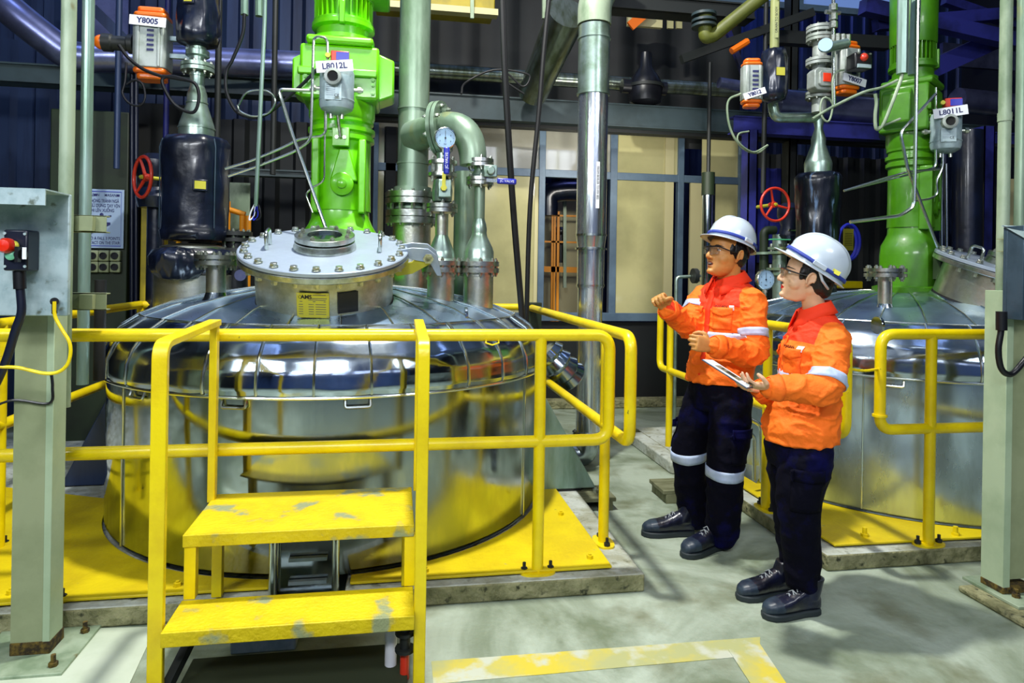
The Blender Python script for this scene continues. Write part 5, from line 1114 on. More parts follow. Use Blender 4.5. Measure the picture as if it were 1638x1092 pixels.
# left gap with orange pipes
g = thing('orange_pipe_frame', 'orange-yellow pipe frame behind the right edge of the black jacket', 'frame', at(390, 360, 6.3))
for px in (364, 388, 397): MB().cyl(V((at(px, 455, 6.3).x, 6.3, 0)), at(px, 322 if px == 364 else 345, 6.3), .026, n=12).build('upright', 'orangepipe', g)
MB().cyl(at(360, 333, 6.3), at(392, 343, 6.3), .024, n=12).build('cross_pipe', 'orangepipe', g)
tag(MB().box(at(362, 300, 6.7).x, at(400, 300, 6.7).x, 6.7, 6.72, 0, at(380, 292, 6.7).z).build('pale_door_panel', 'palegal'), 'pale upright panel behind the orange pipe frame', 'panel')
hbeam('dark blue-grey beam behind the lime drive, lower', 272, 283, 430, 6.2, at(352, 280, 6.2).x, at(505, 280, 6.2).x, .12, 'beam')
g = thing('small_valve', 'black bolted valve with a blue cap behind the small left nozzle', 'valve', at(375, 420, 4.6))
for py in (374, 384, 400): q = at(378, py, 4.6); fbolts(MB().cyl(q-VZ*.012, q+VZ*.012, .10, n=24).build('flange', 'darkbeam', g), q, VZ, .08, .012, 8, .010)
MB().cyl(at(378, 480, 4.6), at(378, 370, 4.6), .07, n=20).build('body', 'black', g)
q = at(386, 440, 4.45); MB().cyl(q, q-VY*.03, .035, n=20).build('blue_cap', 'ductblue', g)
for i, dx in enumerate((0, 3)): tubing([(272+dx, 445), (266+dx, 470), (258+dx, 492)], 4.9, .012, 'yhose', ('left' if i == 0 else 'right')+' of two yellow hoses dropping behind the left tank dome', 'hose', True, name='hose')
tubing([(290, 378), (284, 392), (280, 400)], 4.9, .016, 'yhose', 'yellow hose end showing between the two black jackets', 'hose', True, name='hose')
# dark blue chute at the left of the tank
tag(MB().prism([(at(95, 840, 4.6).x, .09), (at(168, 705, 4.6).x, .62), (at(180, 700, 4.6).x, .62), (at(180, 850, 4.6).x, .09)], (0, 4.6, 0), VX, VZ, VY*.25).build('blue_support_foot', 'wall', None, .006), 'dark blue sloping support foot on the left side of the left tank', 'support')
t = MB().prism([(0, 0), (.36, 0), (0, .62)], (TX+TR+.02, 4.15, .10), VX, VZ, VY*.3).build('steel_support_foot', 'pipegal', None, .006); tag(t, 'pale sloping steel support foot on the right side of the left tank', 'support')
q = gz(935, 800, .1); g = thing('pallet', 'small weathered wooden pallet block with a bolt beside the side railing', 'pallet', (q.x, q.y, 0))
q = gz(962, 792, .08)
MB().box(q.x-.30, q.x+.08, q.y-.05, q.y+.20, .055, .08).box(q.x-.28, q.x-.2, q.y-.05, q.y+.2, 0, .055).box(q.x-.02, q.x+.06, q.y-.05, q.y+.2, 0, .055).build('slab', 'wood', g, .003); MB().bolt((q.x-.02, q.y+.06, .08), VZ, .02, .02).build('bolt', 'bolt', g)
tag(MB().cyl((q.x-.28, q.y+.2, .09), (q.x-.28, q.y+.2, .38), .10, n=20).box(q.x-.38, q.x-.1, q.y+.1, q.y+.32, .08, .12).build('pump_foot', 'black', None, .004), 'black pump foot behind the side railing post', 'pump')
q = gz(1085, 790, .06); g = thing('pallet', 'small weathered wooden pallet block between the man\'s legs', 'pallet', (q.x, q.y, 0))
MB().box(q.x-.10, q.x+.45, q.y, q.y+.25, .06, .085).box(q.x-.08, q.x, q.y, q.y+.25, 0, .06).box(q.x+.3, q.x+.4, q.y, q.y+.25, 0, .06).build('slab', 'wood', g, .003)
# frame brackets on right tank left side
g = thing('bracket_frame', 'pale bent-tube bracket frame on the left side of the right-hand tank', 'bracket', at(1205, 720, 3.9))
MB().tube(fillet([at(1196, 668, 4.0), at(1218, 680, 4.0), at(1218, 770, 4.0)], .04, 4), .014, 10).tube(fillet([at(1196, 690, 3.95), at(1207, 698, 3.95), at(1206, 768, 3.95)], .03, 4), .012, 10).build('tube', 'trimsteel', g)
MB().prism([(0, 0), (.3, 0), (.3, .55)], at(1196, 800, 4.1)-VX*.0, VX, VZ, VY*.2).build('gusset', 'shell', g)

# ---------------- overhead clutter
tag(MB().box(at(600, 0, 6.0).x, at(792, 0, 6.0).x, 6.0, 6.3, at(700, 13, 6.0).z, at(700, -60, 6.0).z).build('crane_beam', 'yelcol', None, .01), 'mustard yellow overhead beam at the top centre', 'beam')
tag(MB().box(at(600, 0, 5.95).x, at(796, 0, 5.95).x, 5.9, 6.0, at(700, 20, 5.95).z, at(700, 10, 5.95).z).build('beam_flange', 'cream'), 'cream lower flange strip of the overhead beam at the top centre', 'beam')
for i, px in enumerate((755, 870)): tag(MB().bar(at(px, 30, 5.8), at(px, -40, 5.8), .03, .03).build('hanger_rod', 'palegal'), ('left' if i == 0 else 'right')+' pale hanger rod under the overhead beam', 'rod')
tag(MB().bar(at(774, 22, 6.2), at(786, -20, 6.2), .03, .06).build('orange_brace', 'orange'), 'orange diagonal brace at the top centre', 'brace')
hbeam('dark overhead beam behind the clad pipe top', 0, 24, 1050, 5.6, at(880, 0, 5.6).x, at(1200, 0, 5.6).x, .2, 'darkbeam')
tag(MB().box(at(1005, 20, 6.8).x, at(1060, 20, 6.8).x, 6.8, 6.85, at(1030, 42, 6.8).z, at(1030, 12, 6.8).z).build('sunlit_panel', 'cream'), 'pale bright panel with an orange brace right of the clad pipe top', 'panel')
tag(MB().bar(at(1008, 42, 6.7), at(1040, 14, 6.7), .03, .1).build('orange_brace', 'orange'), 'orange brace crossing the bright panel at the top', 'brace')
for i, px in enumerate((1072, 1086)): tag(MB().bar(at(px, 46, 6.7), at(px, 16, 6.7), .03, .06).build('pale_stile', 'pane'), ('left' if i == 0 else 'right')+' narrow pale stile under the dark overhead beam', 'stile')
g = thing('dark_machine', 'dark round machine hanging in the shadows right of the clad pipe', 'machine', at(1030, 120, 6.6))
q = at(1032, 140, 6.6); MB().lathe([(.05, -.2), (.16, -.15), (.18, .0), (.14, .1), (.07, .2), (.06, .35)], q, VZ, n=24).cyl(q-VX*.25, q+VX*.22, .07, n=18).build('body', 'black', g); MB().ring(.16, .19, -.01, .02, q, VZ, 24).build('rim', 'darkbeam', g)
# olive sloping pipe at top
g = thing('sloping_pipe', 'olive pipe with flanges sloping up at the top right of centre', 'pipe', at(1160, 40, 5.2))
MB().tube(fillet([at(1128, 20, 5.2), at(1128, 60, 5.2), at(1140, 58, 5.2), at(1225, -10, 5.0), at(1260, -40, 5.0)], .06, 5), .055, 16).build('pipe', 'olivep', g)
for py in (22, 32, 40): MB().cyl(at(1126, py, 5.2), at(1126, py+4, 5.2), .10, n=24).build('flange', 'beam', g)
tubing([(1170, 82), (1196, 66)], 5.4, .03, 'orange', 'short orange-red rod end left of the tag Y8012', 'rod', name='rod')
for i, (a, b, r, m_) in enumerate((((1090, 95), (1300, 20), .03, 'darkbeam'), ((1150, 10), (1190, 120), .02, 'bluebeam'), ((1230, 60), (1420, 70), .05, 'darkbeam'), ((1380, 10), (1640, 70), .06, 'bluebeam'), ((1400, 40), (1640, 20), .05, 'bluebeam'), ((1490, 110), (1600, 60), .08, 'bluebeam'), ((1510, 0), (1640, 45), .04, 'bluebeam'))):
    tag(MB().bar(at(a[0], a[1], 5.6+.15*i), at(b[0], b[1], 5.6+.15*i), r*2, r*2.4).build('roof_brace', m_), ['thin dark brace crossing behind the insulated inlet pipe', 'short blue brace left of the pale inlet pipe', 'dark horizontal brace behind the junction box', 'long blue roof brace over the olive drive', 'blue roof brace rising to the right corner', 'wide short blue brace right of the olive motor', 'slim blue brace at the top right corner'][i], 'brace')
tag(MB().box(at(1508, 95, 7.0).x, at(1640, 95, 7.0).x, 7.0, 7.05, at(1560, 108, 7).z, at(1560, 72, 7).z).build('skylight_sheet', 'ductblue'), 'lavender lit sheet between roof braces at the top right', 'sheet')
tag(MB().box(at(1475, 0, 7.0).x, at(1500, 0, 7.0).x, 7.0, 7.05, at(1480, 8, 7).z, at(1480, -20, 7).z).build('lamp_fixture', 'winglow'), 'bright white lamp patch at the top edge above the olive motor', 'lamp')
for i, (px, Y, m_) in enumerate(((350, 5.2, 'darkbeam'), (440, 5.6, 'darkbeam'), (190, 5.6, 'wall'), (268, 5.9, 'wallblue'), (1225, 5.6, 'darkbeam'))):
    q = at(px, 50, Y); tag(MB().cyl((q.x, Y, 2.2), (q.x, Y, 4.4), .022, n=10).build('thin_riser', m_), ['thin dark riser pipe right of the black column top', 'thin dark riser pipe left of the lime motor', 'thin blue riser left of actuator Y8005', 'bright blue riser behind actuator Y8005', 'thin dark riser behind the tag Y8012'][i], 'pipe')
tag(MB().bar(at(150, 15, 5.9), at(250, 115, 5.9), .06, .08).build('diagonal_brace', 'wall'), 'dark blue diagonal brace behind actuator Y8005', 'brace')
tag(MB().box(at(150, 20, 6.6).x, at(205, 20, 6.6).x, 6.6, 6.62, at(170, 60, 6.6).z, at(170, -60, 6.6).z).build('lit_sheet', 'ductblue'), 'lavender lit wall sheet behind the diagonal brace at the top left', 'sheet')

# ---------------- unseen ceiling lamps, added for the cladding to reflect
for i, (x, y, z, a) in enumerate(((.2, 3.3, 5.75, 0), (-.6, -1.2, 4.75, 0), (3.4, -.6, 4.75, 0), (-3.4, 1.6, 4.55, 1), (2.2, 1.2, 5.6, 0), (-1.8, .2, 5.6, 0))):
    L_ = (.6, .07) if a == 0 else (.07, .6)
    t = thing('ceiling_lamp', ['ceiling lamp over the aisle right of the left tank', 'tube lamp behind the viewer, centre', 'tube lamp behind the viewer, right', 'tube lamp left of the viewer', 'tube lamp high over the walkway', 'tube lamp high over the stair'][i], 'lamp', (x, y, z))
    MB().box(x-L_[0], x+L_[0], y-L_[1], y+L_[1], z, z+.06).build('housing', 'galv', t)
    MB().box(x-L_[0]*.95, x+L_[0]*.95, y-L_[1]*.7, y+L_[1]*.7, z-.02, z).build('tube', 'lampglow', t)
# ================================================================ PEOPLE
def ering(c, a, b, x, y, n=28, e=2.0):
    c, x, y = V(c), V(x), V(y); out = []
    for i in range(n):
        t = 2*pi*i/n; ct, st = cos(t), sin(t)
        out.append(c+x*(a*abs(ct)**(2/e)*(1 if ct >= 0 else -1))+y*(b*abs(st)**(2/e)*(1 if st >= 0 else -1)))
    return out
def loft(mb, rings):
    n = len(rings[0]); vs = [p for r in rings for p in r]; k = len(rings)
    return mb.add(vs, [(j*n+i, j*n+(i+1) % n, (j+1)*n+(i+1) % n, (j+1)*n+i) for j in range(k-1) for i in range(n)]+[tuple(range(n-1, -1, -1)), tuple(range((k-1)*n, k*n))])
def limb(mb, pts, rad, n=20, sub=5):
    P = smooth_path(pts, sub); R_ = [v.x for v in smooth_path([V((r, 0, 0)) for r in rad], sub)]
    mb.tube(P, R_, n); mb.ball(P[0], R_[0]*.98, 14); mb.ball(P[-1], R_[-1]*.98, 14); return mb
def xf(mb, M4, s=0):
    for i in range(s, len(mb.v)): mb.v[i] = M4 @ mb.v[i]
    return mb
def fuse(mb, name, mats, parent, voxel=.006, sm=4, disp=None, slot=None, smf=.5, attr=None):
    me = bpy.data.meshes.new(name); me.from_pydata([tuple(p) for p in mb.v], [], mb.f)
    bm = bmesh.new(); bm.from_mesh(me); bmesh.ops.recalc_face_normals(bm, faces=bm.faces); bm.to_mesh(me); bm.free()
    t = bpy.data.objects.new(name, me); COL.objects.link(t)
    r = t.modifiers.new('r', 'REMESH'); r.mode = 'VOXEL'; r.voxel_size = voxel
    q = t.modifiers.new('s', 'SMOOTH'); q.iterations = sm; q.factor = smf
    dg = bpy.context.evaluated_depsgraph_get(); dg.update(); out = bpy.data.meshes.new_from_object(t.evaluated_get(dg)); bpy.data.objects.remove(t)
    out.name = name
    if disp:
        nr = [v.normal.copy() for v in out.vertices]
        for v, nn in zip(out.vertices, nr): v.co += nn*disp(v.co)
    off = V((0, 0, 0)); q = parent
    while q is not None: off += q.location; q = q.parent
    bvh = BVHTree.FromPolygons([v.co.copy() for v in out.vertices], [tuple(p.vertices) for p in out.polygons])
    out.materials.clear()
    for m_ in mats: out.materials.append(M[m_])
    if slot:
        for p in out.polygons: p.material_index = slot(p.center, p.normal)
    if attr:
        ly = out.attributes.new('yoke', 'FLOAT', 'POINT')
        for i, v in enumerate(out.vertices): ly.data[i].value = attr(v.co)
    for v in out.vertices: v.co -= off
    out.shade_smooth()
    o = bpy.data.objects.new(name, out); COL.objects.link(o); o.parent = parent
    return o, bvh
def patch(bvh, name, m, parent, p, n, up, w, h, off=.003, shape=None, nx=12, ny=10, thick=.003, rng=.12):
    p, n, up = V(p), V(n).normalized(), V(up); up = (up-n*up.dot(n)).normalized(); s = up.cross(n).normalized(); vs = []; hit0 = bvh.ray_cast(p+n*rng, -n, rng*2.2); dep = (hit0[0]-p).dot(n) if hit0[0] is not None else 0
    for j in range(ny+1):
        for i in range(nx+1):
            a = (i/nx-.5)*w; b = (j/ny-.5)*h
            if shape: b = shape(i/nx, j/ny)*h
            o = p+s*a+up*b+n*rng; hit = bvh.ray_cast(o, -n, rng*2.2)
            dd = (hit[0]-(p+s*a+up*b)).dot(n) if hit[0] is not None else dep
            if abs(dd-dep) > .028: dd = dep
            dep = dd*.5+dep*.5 if i else dd
            vs.append(p+s*a+up*b+n*(dd+off))
    k = nx+1
    ob = MB().add(vs, [(j*k+i, j*k+i+1, (j+1)*k+i+1, (j+1)*k+i) for j in range(ny) for i in range(nx)]).build(name, m, parent, ang=60)
    sd = ob.modifiers.new('s', 'SOLIDIFY'); sd.thickness = thick; sd.offset = 0
    return ob
def belt(bvh, name, m, parent, c, ax, w, off=.0035, n=48, rows=3, maxd=.3, a0=0, a1=2*pi):
    c = V(c); u, v, ax = basis(ax); vs = []
    cl = abs(a1-a0) > 6.2; nn_ = n if cl else n+1
    for j in range(rows+1):
        pr = None
        for i in range(nn_):
            t = a0+(a1-a0)*i/n; d = u*cos(t)+v*sin(t); o = c+ax*((j/rows-.5)*w)
            hit = bvh.ray_cast(o, d, maxd); pt = (hit[0]+d*off) if hit[0] is not None else (o+d*(pr or maxd*.85)); pr = (pt-o).length; vs.append(pt)
    k = nn_
    ob = MB().add(vs, [(j*k+i, j*k+(i+1) % k, (j+1)*k+(i+1) % k, (j+1)*k+i) for j in range(rows) for i in range(k if cl else k-1)]).build(name, m, parent, ang=60)
    sd = ob.modifiers.new('s', 'SOLIDIFY'); sd.thickness = .003; sd.offset = 0
    return ob
def hand(mb, wr, d, n, left, curls, thumb=.5, sc=1.0, spread=.05):
    wr, d, n = V(wr), V(d).normalized(), V(n); n = (n-d*n.dot(d)).normalized(); t = n.cross(d) if left else -n.cross(d)
    L = .088*sc
    # palm
    loft(mb, [ering(wr-d*.03, .029*sc, .022*sc, t, n, 16), ering(wr+d*.005, .030*sc, .019*sc, t, n, 16), ering(wr+d*L*.4, .039*sc, .017*sc, t, n, 16, 2.6), ering(wr+d*L*.85, .042*sc, .0145*sc, t, n, 16, 3), ering(wr+d*L, .040*sc, .012*sc, t, n, 16, 3)])
    mb.ball(wr+d*L*.35+t*.022*sc+n*.006, (.026*sc, .016*sc, .014*sc), 10, (d, t, n))
    tips = []
    for k, (o, ln, r) in enumerate(((.031, .070, .0092), (.0105, .078, .0095), (-.0105, .072, .0092), (-.031, .057, .0082))):
        b = wr+d*(L*(.95-.04*abs(k-1)))+t*o*sc; P = [b-d*.015*sc, b]; ang = 0; dd = (d+t*(o/.031)*spread).normalized()
        for q, fr in enumerate((.46, .30, .24)):
            ang += curls[k][q]; dr = dd*cos(ang)+n*sin(ang); P.append(P[-1]+dr*ln*fr*sc)
        pts = []; 
        for a, c_ in zip(P[:-1], P[1:]): pts += [a, (a+c_)/2]
        pts.append(P[-1]); rr_ = [r*sc*(1.02-.22*i/(len(pts)-1)) for i in range(len(pts))]
        for i in (4, 6): rr_[i] *= 1.05
        mb.tube(pts, rr_, 10); mb.ball(P[-1], rr_[-1]*.97, 8); tips.append(P[-1])
    b = wr+d*L*.22+t*.026*sc; dr = (t*.75+d*.62+n*.25*thumb).normalized(); P = [b-t*.008, b+dr*.036*sc]
    dr2 = (t*(.45-.5*thumb)+d*.75+n*.8*thumb).normalized(); P.append(P[-1]+dr2*.030*sc); dr3 = (t*(.2-.8*thumb)+d*.8+n*.9*thumb).normalized(); P.append(P[-1]+dr3*.024*sc)
    pts = []
    for a, c_ in zip(P[:-1], P[1:]): pts += [a, (a+c_)/2]
    pts.append(P[-1]); rr_ = [.0135*sc, .0125*sc, .0115*sc, .0112*sc, .0105*sc, .0105*sc, .009*sc][:len(pts)]
    mb.tube(pts, rr_, 10); mb.ball(P[-1], rr_[-1]*.97, 8)
    return tips
def head_parts(mb, man, mouth_open):
    w = 1.0 if man else .93
    mb.ball((-.012, 0, .04), (.100, .078*w, .092), 22)
    Z = [(.092, -.004, .070, .052), (.078, .002, .080, .060), (.055, .008, .088, .066), (.03, .013, .085, .067), (.0, .016, .080, .067), (-.03, .018, .078, .065), (-.055, .020, .074, .060 if man else .053), (-.080, .026, .066, .051 if man else .043), (-.100, .034, .056, .040 if man else .032), (-.114, .042, .042, .026), (-.122, .044, .026, .016)]
    loft(mb, [ering((cx, 0, z), rx, ry*w, VX, VY, 28, 2.25) for z, cx, rx, ry in Z][::-1])
    mb.ball((-.02, 0, -.04), (.06, .058*w, .05), 14)
    # brow, nose, cheeks, chin
    mb.ball((.082, 0, .024), (.014, .048*w, .009), 14)
    nl = 1.0 if man else .92
    mb.tube([(.088, 0, .018), (.099*1, 0, -.002), (.108*1, 0, -.020), (.115*1, 0, -.034)], [.0075, .0085, .010, .0125*nl], 12); mb.ball((.113, 0, -.037), (.0125, .0135*nl, .0115), 12)
    for s in (-1, 1):
        mb.ball((.100, s*.0135*nl, -.041), (.012, .0085, .0085), 10)
        mb.ball((.050 if man else .044, s*.030*w, -.038), (.034, .036, .036), 16)
        mb.ball((.066 if man else .063, s*.032*w, .0), (.018, .021, .018), 12)       # eyelid mass
        # ear
        A = (V((.94, s*.25, .2)).normalized(), V((-.2*s, s*.97, 0)).normalized(), V((-.2, 0, .98)).normalized())
        ec = V((-.010, s*.079*w, -.008)); mb.ball(ec, (.017, .0045, .029), 12, A)
        mb.tube([ec+A[0]*(.018*cos(a))+A[2]*(.031*sin(a))+A[1]*.009 for a in [radians(-60+260*i/12)*1 for i in range(13)]], .0048, 8)
        mb.tube([ec+A[0]*(.008*cos(a)-.002)+A[2]*(.018*sin(a)+.002)+A[1]*.006 for a in [radians(100+150*i/8) for i in range(9)]], .0035, 8); mb.ball(ec+A[0]*.013-A[2]*.006+A[1]*.005, (.005, .005, .007), 8)
        mb.ball(ec-A[2]*.028+A[0]*.004, (.009, .006, .010), 8)
    dz = -.006 if mouth_open else 0
    mb.ball((.092, 0, -.064), (.0095, .022*w, .0058), 12); mb.ball((.090, 0, -.0765+dz), (.0095, .018*w, .0062), 12)
    mb.ball((.082, 0, -.104+dz*.6), (.017, .022*w, .014), 12)
    # underside towards neck
    return mb
def make_person(name_label, P):
    g = P['ground']; t = thing('person', name_label, 'person', g, None)
    f = V(P['f']).normalized(); l = VZ.cross(f).normalized(); man = P['man']; skin = 'skinm' if man else 'skinw'
    hf0 = V(P['hf']).normalized(); pit = P['pitch']; hl = VZ.cross(hf0).normalized(); hf = hf0*cos(pit)+VZ*sin(pit); hu = hf.cross(hl).normalized()
    hc = P['head']; hs = P['hs']; HM = Matrix.Translation(hc) @ (Matrix((hf, hl, hu)).transposed()*hs).to_4x4()
    HI = HM.inverted()
    J = P['J']
    # ---------- body: one continuous surface
    b = MB(); head_parts(b, man, P['open']); xf(b, HM)
    nb = P['neck']; nt_ = HM @ V((-.028, 0, -.055)); nr = .058 if man else .047
    loft(b, [ering(nb-VZ*.06, nr*1.5, nr*1.25, l, f), ering(nb-VZ*.01, nr*1.12, nr*1.1, l, f), ering((nb+nt_)/2, nr, nr*1.02, l, f), ering(nt_, nr*.98, nr*1.08, hl, hf0), ering(nt_+VZ*.03, nr*.9, nr, hl, hf0)])
    TC = P['torso']
    loft(b, [ering(c, a-.025, d-.025, l, f, 28, 2.3) for c, a, d in TC])
    for s in ('L', 'R'):
        limb(b, [J['sh'+s], J['el'+s], J['wr'+s]], [.05, .038, .026]); limb(b, [J['hip'+s], J['kn'+s], J['an'+s]], [.07, .05, .036])
        limb(b, [P['torso'][0][0], J['hip'+s]], [.09, .08])
        hd = P['hand'+s]; hand(b, J['wr'+s], hd[0], hd[1], s == 'L', hd[2], hd[3], P['hsz'])
    lipn = 1
    def slot(c, n):
        q = HI @ c
        lc = -.0705 if not P['open'] else -.0715
        if q.x > .080 and abs(q.y) < .021 and abs(q.z-lc) < (.0105 if not P['open'] else .0135)*sqrt(max(0, 1-(q.y/.021)**2)): return 1
        return 0
    body, bb = fuse(b, 'body', [skin, 'lipm' if man else 'lipw'], t, .0036, 5, None, slot)
    # eyes, brows
    def hb(n_, m_, mbx, parent=body): return xf(mbx, HM).build(n_, m_, parent, ang=60)
    def hx(y, z):
        o = HM @ V((.2, y, z)); h_ = bb.ray_cast(o, -(HM.to_3x3() @ V((1, 0, 0))).normalized(), .3)
        return (HI @ h_[0]).x if h_[0] is not None else .088
    for s in (-1, 1):
        ex = hx(s*.0325, .0)
        hb('eye', 'eye', MB().ball((ex-.0110, s*.0325, .0005), (.0125, .0135, .0075), 16))
        hb('iris', 'iris', MB().ball((ex-.0012, s*.0325+.001, .0008), (.0038, .0055, .0058), 10))
        hb('eyelid', skin, MB().tube([(hx(s*.0325+k*.0072, .007-.0025*abs(k))-.0005, s*.0325+k*.0072, .0072-.0025*abs(k)) for k in (-2, -1, 0, 1, 2)], [.0015, .0028, .0034, .0028, .0015], 8))
        hb('eyebrow', 'hair', MB().tube([(hx(s*(.014+.010*k), .022+.003*sin(k))+.0005, s*(.014+.010*k), .022+.003*sin(k)) for k in (0, 1, 2, 3, 4)], [.0018, .003, .003, .0024, .001], 8))
    if P['open']:
        mx_ = hx(0, -.0715); hb('mouth_opening', 'mouth', MB().ball((mx_-.002, 0, -.0715), (.005, .017, .0058), 12)); hb('teeth', 'teeth', MB().ball((mx_+.0005, 0, -.069), (.004, .0125, .0024), 12))
    # ---------- hair
    h = MB(); h.ball((-.022, 0, .036), (.098, .0825 if man else .079, .098), 20)
    if man: h.ball((-.045, 0, -.015), (.062, .072, .05), 16)
    else:
        h.ball((-.055, 0, -.02), (.060, .066, .055), 16); h.ball((-.080, 0, -.045), (.034, .040, .034), 14)
    for s in (-1, 1): h.ball((.028, s*.064, .02 if man else .01), (.014, .010, .032), 10)
    xf(h, HM); 
    def hd_(c): return noise.noise(c*90)*.0016
    fuse(h, 'hair', ['hair'], t, .0045, 2, hd_)
    # ---------- helmet
    hp = P['hpitch']; R4 = Matrix.Rotation(-hp, 4, 'Y'); H4 = HM @ Matrix.Translation(V((-.008, 0, P['hup']))) @ R4 @ Matrix.Diagonal((1/hs, 1/hs, 1/hs, 1))
    nA, nR = 72, 22; vs = []
    for j in range(nR+1):
        ph = (pi/2)*j/nR
        for i in range(nA):
            a = 2*pi*i/nA; ca, sa = cos(a), sin(a)
            rx = .134 if ca > 0 else .142; ry = .116; rz = .146
            e = ph
            x = rx*ca*cos(e)**.82; y = ry*sa*cos(e)**.82; z = rz*sin(e)**.92
            rid = math.exp(-(y/.017)**2)*.007*min(1, max(0, (z-.03)/.04)) if ca < .85 or z > .05 else 0
            rid += math.exp(-((abs(y)-.044)/.011)**2)*.004*min(1, max(0, (z-.06)/.03))
            nv = V((x/rx**2, y/ry**2, z/rz**2)).normalized(); vs.append(V((x, y, z))+nv*rid)
    # rim + visor rows
    rows = []
    for kk, (ex, dz) in enumerate(((1.0, -.006), (.6, -.004), (.0, 0))):
        for i in range(nA):
            a = 2*pi*i/nA; ca, sa = cos(a), sin(a); vis = max(0, ca)**2.2*.042+.008+max(0, -ca)**2*.006
            rx = .134 if ca > 0 else .142
            rows.append(V(((rx+vis*ex)*ca, (.116+vis*ex*.7)*sa, dz-max(0, ca)**2*.006*ex)))
    hm = MB().add(rows+vs, [(j*nA+i, j*nA+(i+1) % nA, (j+1)*nA+(i+1) % nA, (j+1)*nA+i) for j in range(nR+3) for i in range(nA)])
    hel = xf(hm, H4).build('helmet', 'helmet', t, ang=50); sd = hel.modifiers.new('s', 'SOLIDIFY'); sd.thickness = .003; sd.offset = -1
    bd = MB(); sp_ = []
    for i in range(61):
        a = 2*pi*i/60; ca, sa = cos(a), sin(a); fr = max(0, ca)
        rx = (.134 if ca > 0 else .142)+.003; z = .010+.004*fr
        sp_.append((V((rx*ca*1.0, .119*sa, z)), ca))
    vs = []; wd = .008
    for p_, ca in sp_: q_ = V((p_.x*.985, p_.y*.985, p_.z+wd*2)); vs += [p_, q_]
    bd.add(vs, [(2*i, 2*i+2, 2*i+3, 2*i+1) for i in range(60)])
    st = xf(bd, H4).build('goggle_strap', 'strap', hel, ang=60); sd = st.modifiers.new('s', 'SOLIDIFY'); sd.thickness = .004; sd.offset = 1
    for s in (-1, 1): xf(MB().obox((-.015, s*.121, .018), (.030, s*.004, 0), (0, .006, 0), (0, 0, .010)), H4).build('side_slot', 'helmet', hel, .003)
    xf(MB().tube([(-.03, .10, -.004), (-.06, .095, -.03), (-.10, .05, -.045), (-.11, 0, -.048), (-.10, -.05, -.045), (-.06, -.095, -.03), (-.03, -.10, -.004)], .006, 8), H4).build('cradle_band', 'helmet' if not man else 'black', hel)
    if not man: xf(MB().obox((-.082, .104, .030), (.018, -.009, 0), (.0, .0022, 0), (0, 0, .009)), H4).build('sticker', 'brassy', hel)
    # ---------- glasses
    fr = xf(MB().tube([(.098, -.066, .012), (.110, -.045, .014), (.116, -.02, .013), (.118, 0, .010), (.116, .02, .013), (.110, .045, .014), (.098, .066, .012)], .0038, 8), HM).build('glasses', 'black', t)
    for s in (-1, 1):
        xf(MB().tube([(.098, s*.066, .010), (.085, s*.073, .008), (.04, s*.080, .004), (.0, s*.083, .006)], [.0038, .0038, .003, .0028], 8), HM).build('temple_arm', 'black', fr)
        vs = []
        for j in range(7):
            for i in range(9):
                y = s*(.006+.056*i/8); zz = .012-.040*j/6*(1-.25*(i/8)**3); zz += 0; x = .117-.016*((abs(y)-.0)/.062)**2.4-.004*(j/6)**2
                vs.append((x, y, zz))
        ln = xf(MB().add(vs, [(j*9+i, j*9+i+1, (j+1)*9+i+1, (j+1)*9+i) for j in range(6) for i in range(8)]), HM).build('lens', 'lens', fr, ang=80)
        sd = ln.modifiers.new('s', 'SOLIDIFY'); sd.thickness = .0015
        xf(MB().tube([(.113, s*.004, .006), (.112, s*.009, -.012)], .0022, 6), HM).build('nose_pad', 'black', fr)
    # ---------- shirt
    s_ = MB(); loft(s_, [ering(c, a, d, l, f, 32, 2.35) for c, a, d in TC])
    for s in ('L', 'R'):
        limb(s_, [J['sh'+s], (J['sh'+s]+J['el'+s])/2, J['el'+s], J['wr'+s]+(J['el'+s]-J['wr'+s])*.30, J['wr'+s]+(J['el'+s]-J['wr'+s])*.06], P['sl'], 22, 6)
    ctop = P['neck']
    def wr_(c):
        q = V((c.x*8, c.y*8, c.z*17)); a = noise.noise(q); a2 = noise.noise(V((c.x*13+4, c.y*13, c.z*22+c.x*9))); b_ = noise.noise(c*26+V((3, 1, 5)))
        return max(0, 1-abs(a)*3.2)**1.5*.009+max(0, 1-abs(a2)*3.5)**1.5*.0055+b_*.0022-.004
    yoke = P['yoke']
    def seg(c, a, b): d = b-a; return (c-(a+d*max(0, min(1, (c-a).dot(d)/d.length_squared)))).length
    def ya(c):
        arm = min(seg(c, J['shL']-l*.0, J['elL']), seg(c, J['shR']+l*.0, J['elR']))
        return min(c.z-yoke-.012*sin(c.x*30), arm-.078)
    shirt, sb = fuse(s_, 'shirt', ['shirtbody'], t, .006, 3, wr_, None, .5, ya)
    # collar
    cn = ctop+VZ*.0; vs = []; R_ = nr*1.22; nA2 = 40; rws = []
    for k, (rr_, zz, fz) in enumerate(((R_*1.02, -.035, 0), (R_, -.005, 0), (R_*1.0, .022, 0), (R_*1.12, .026, 0), (R_*1.35, .0, -.012), (R_*1.62, -.026, -.040))):
        for i in range(nA2+1):
            a = radians(22+(360-44)*i/nA2); fa = max(0, cos(a)); d = f*cos(a)*(1+.12*fa)+l*sin(a)
            vs.append(cn+d*rr_*(1+.12*fa)+VZ*(zz+fz*fa**1.5+.016*(-cos(a)) - .02*fa))
    k_ = nA2+1; co = MB().add(vs, [(j*k_+i, j*k_+i+1, (j+1)*k_+i+1, (j+1)*k_+i) for j in range(5) for i in range(nA2)]).build('collar', 'shirt2', shirt, ang=60)
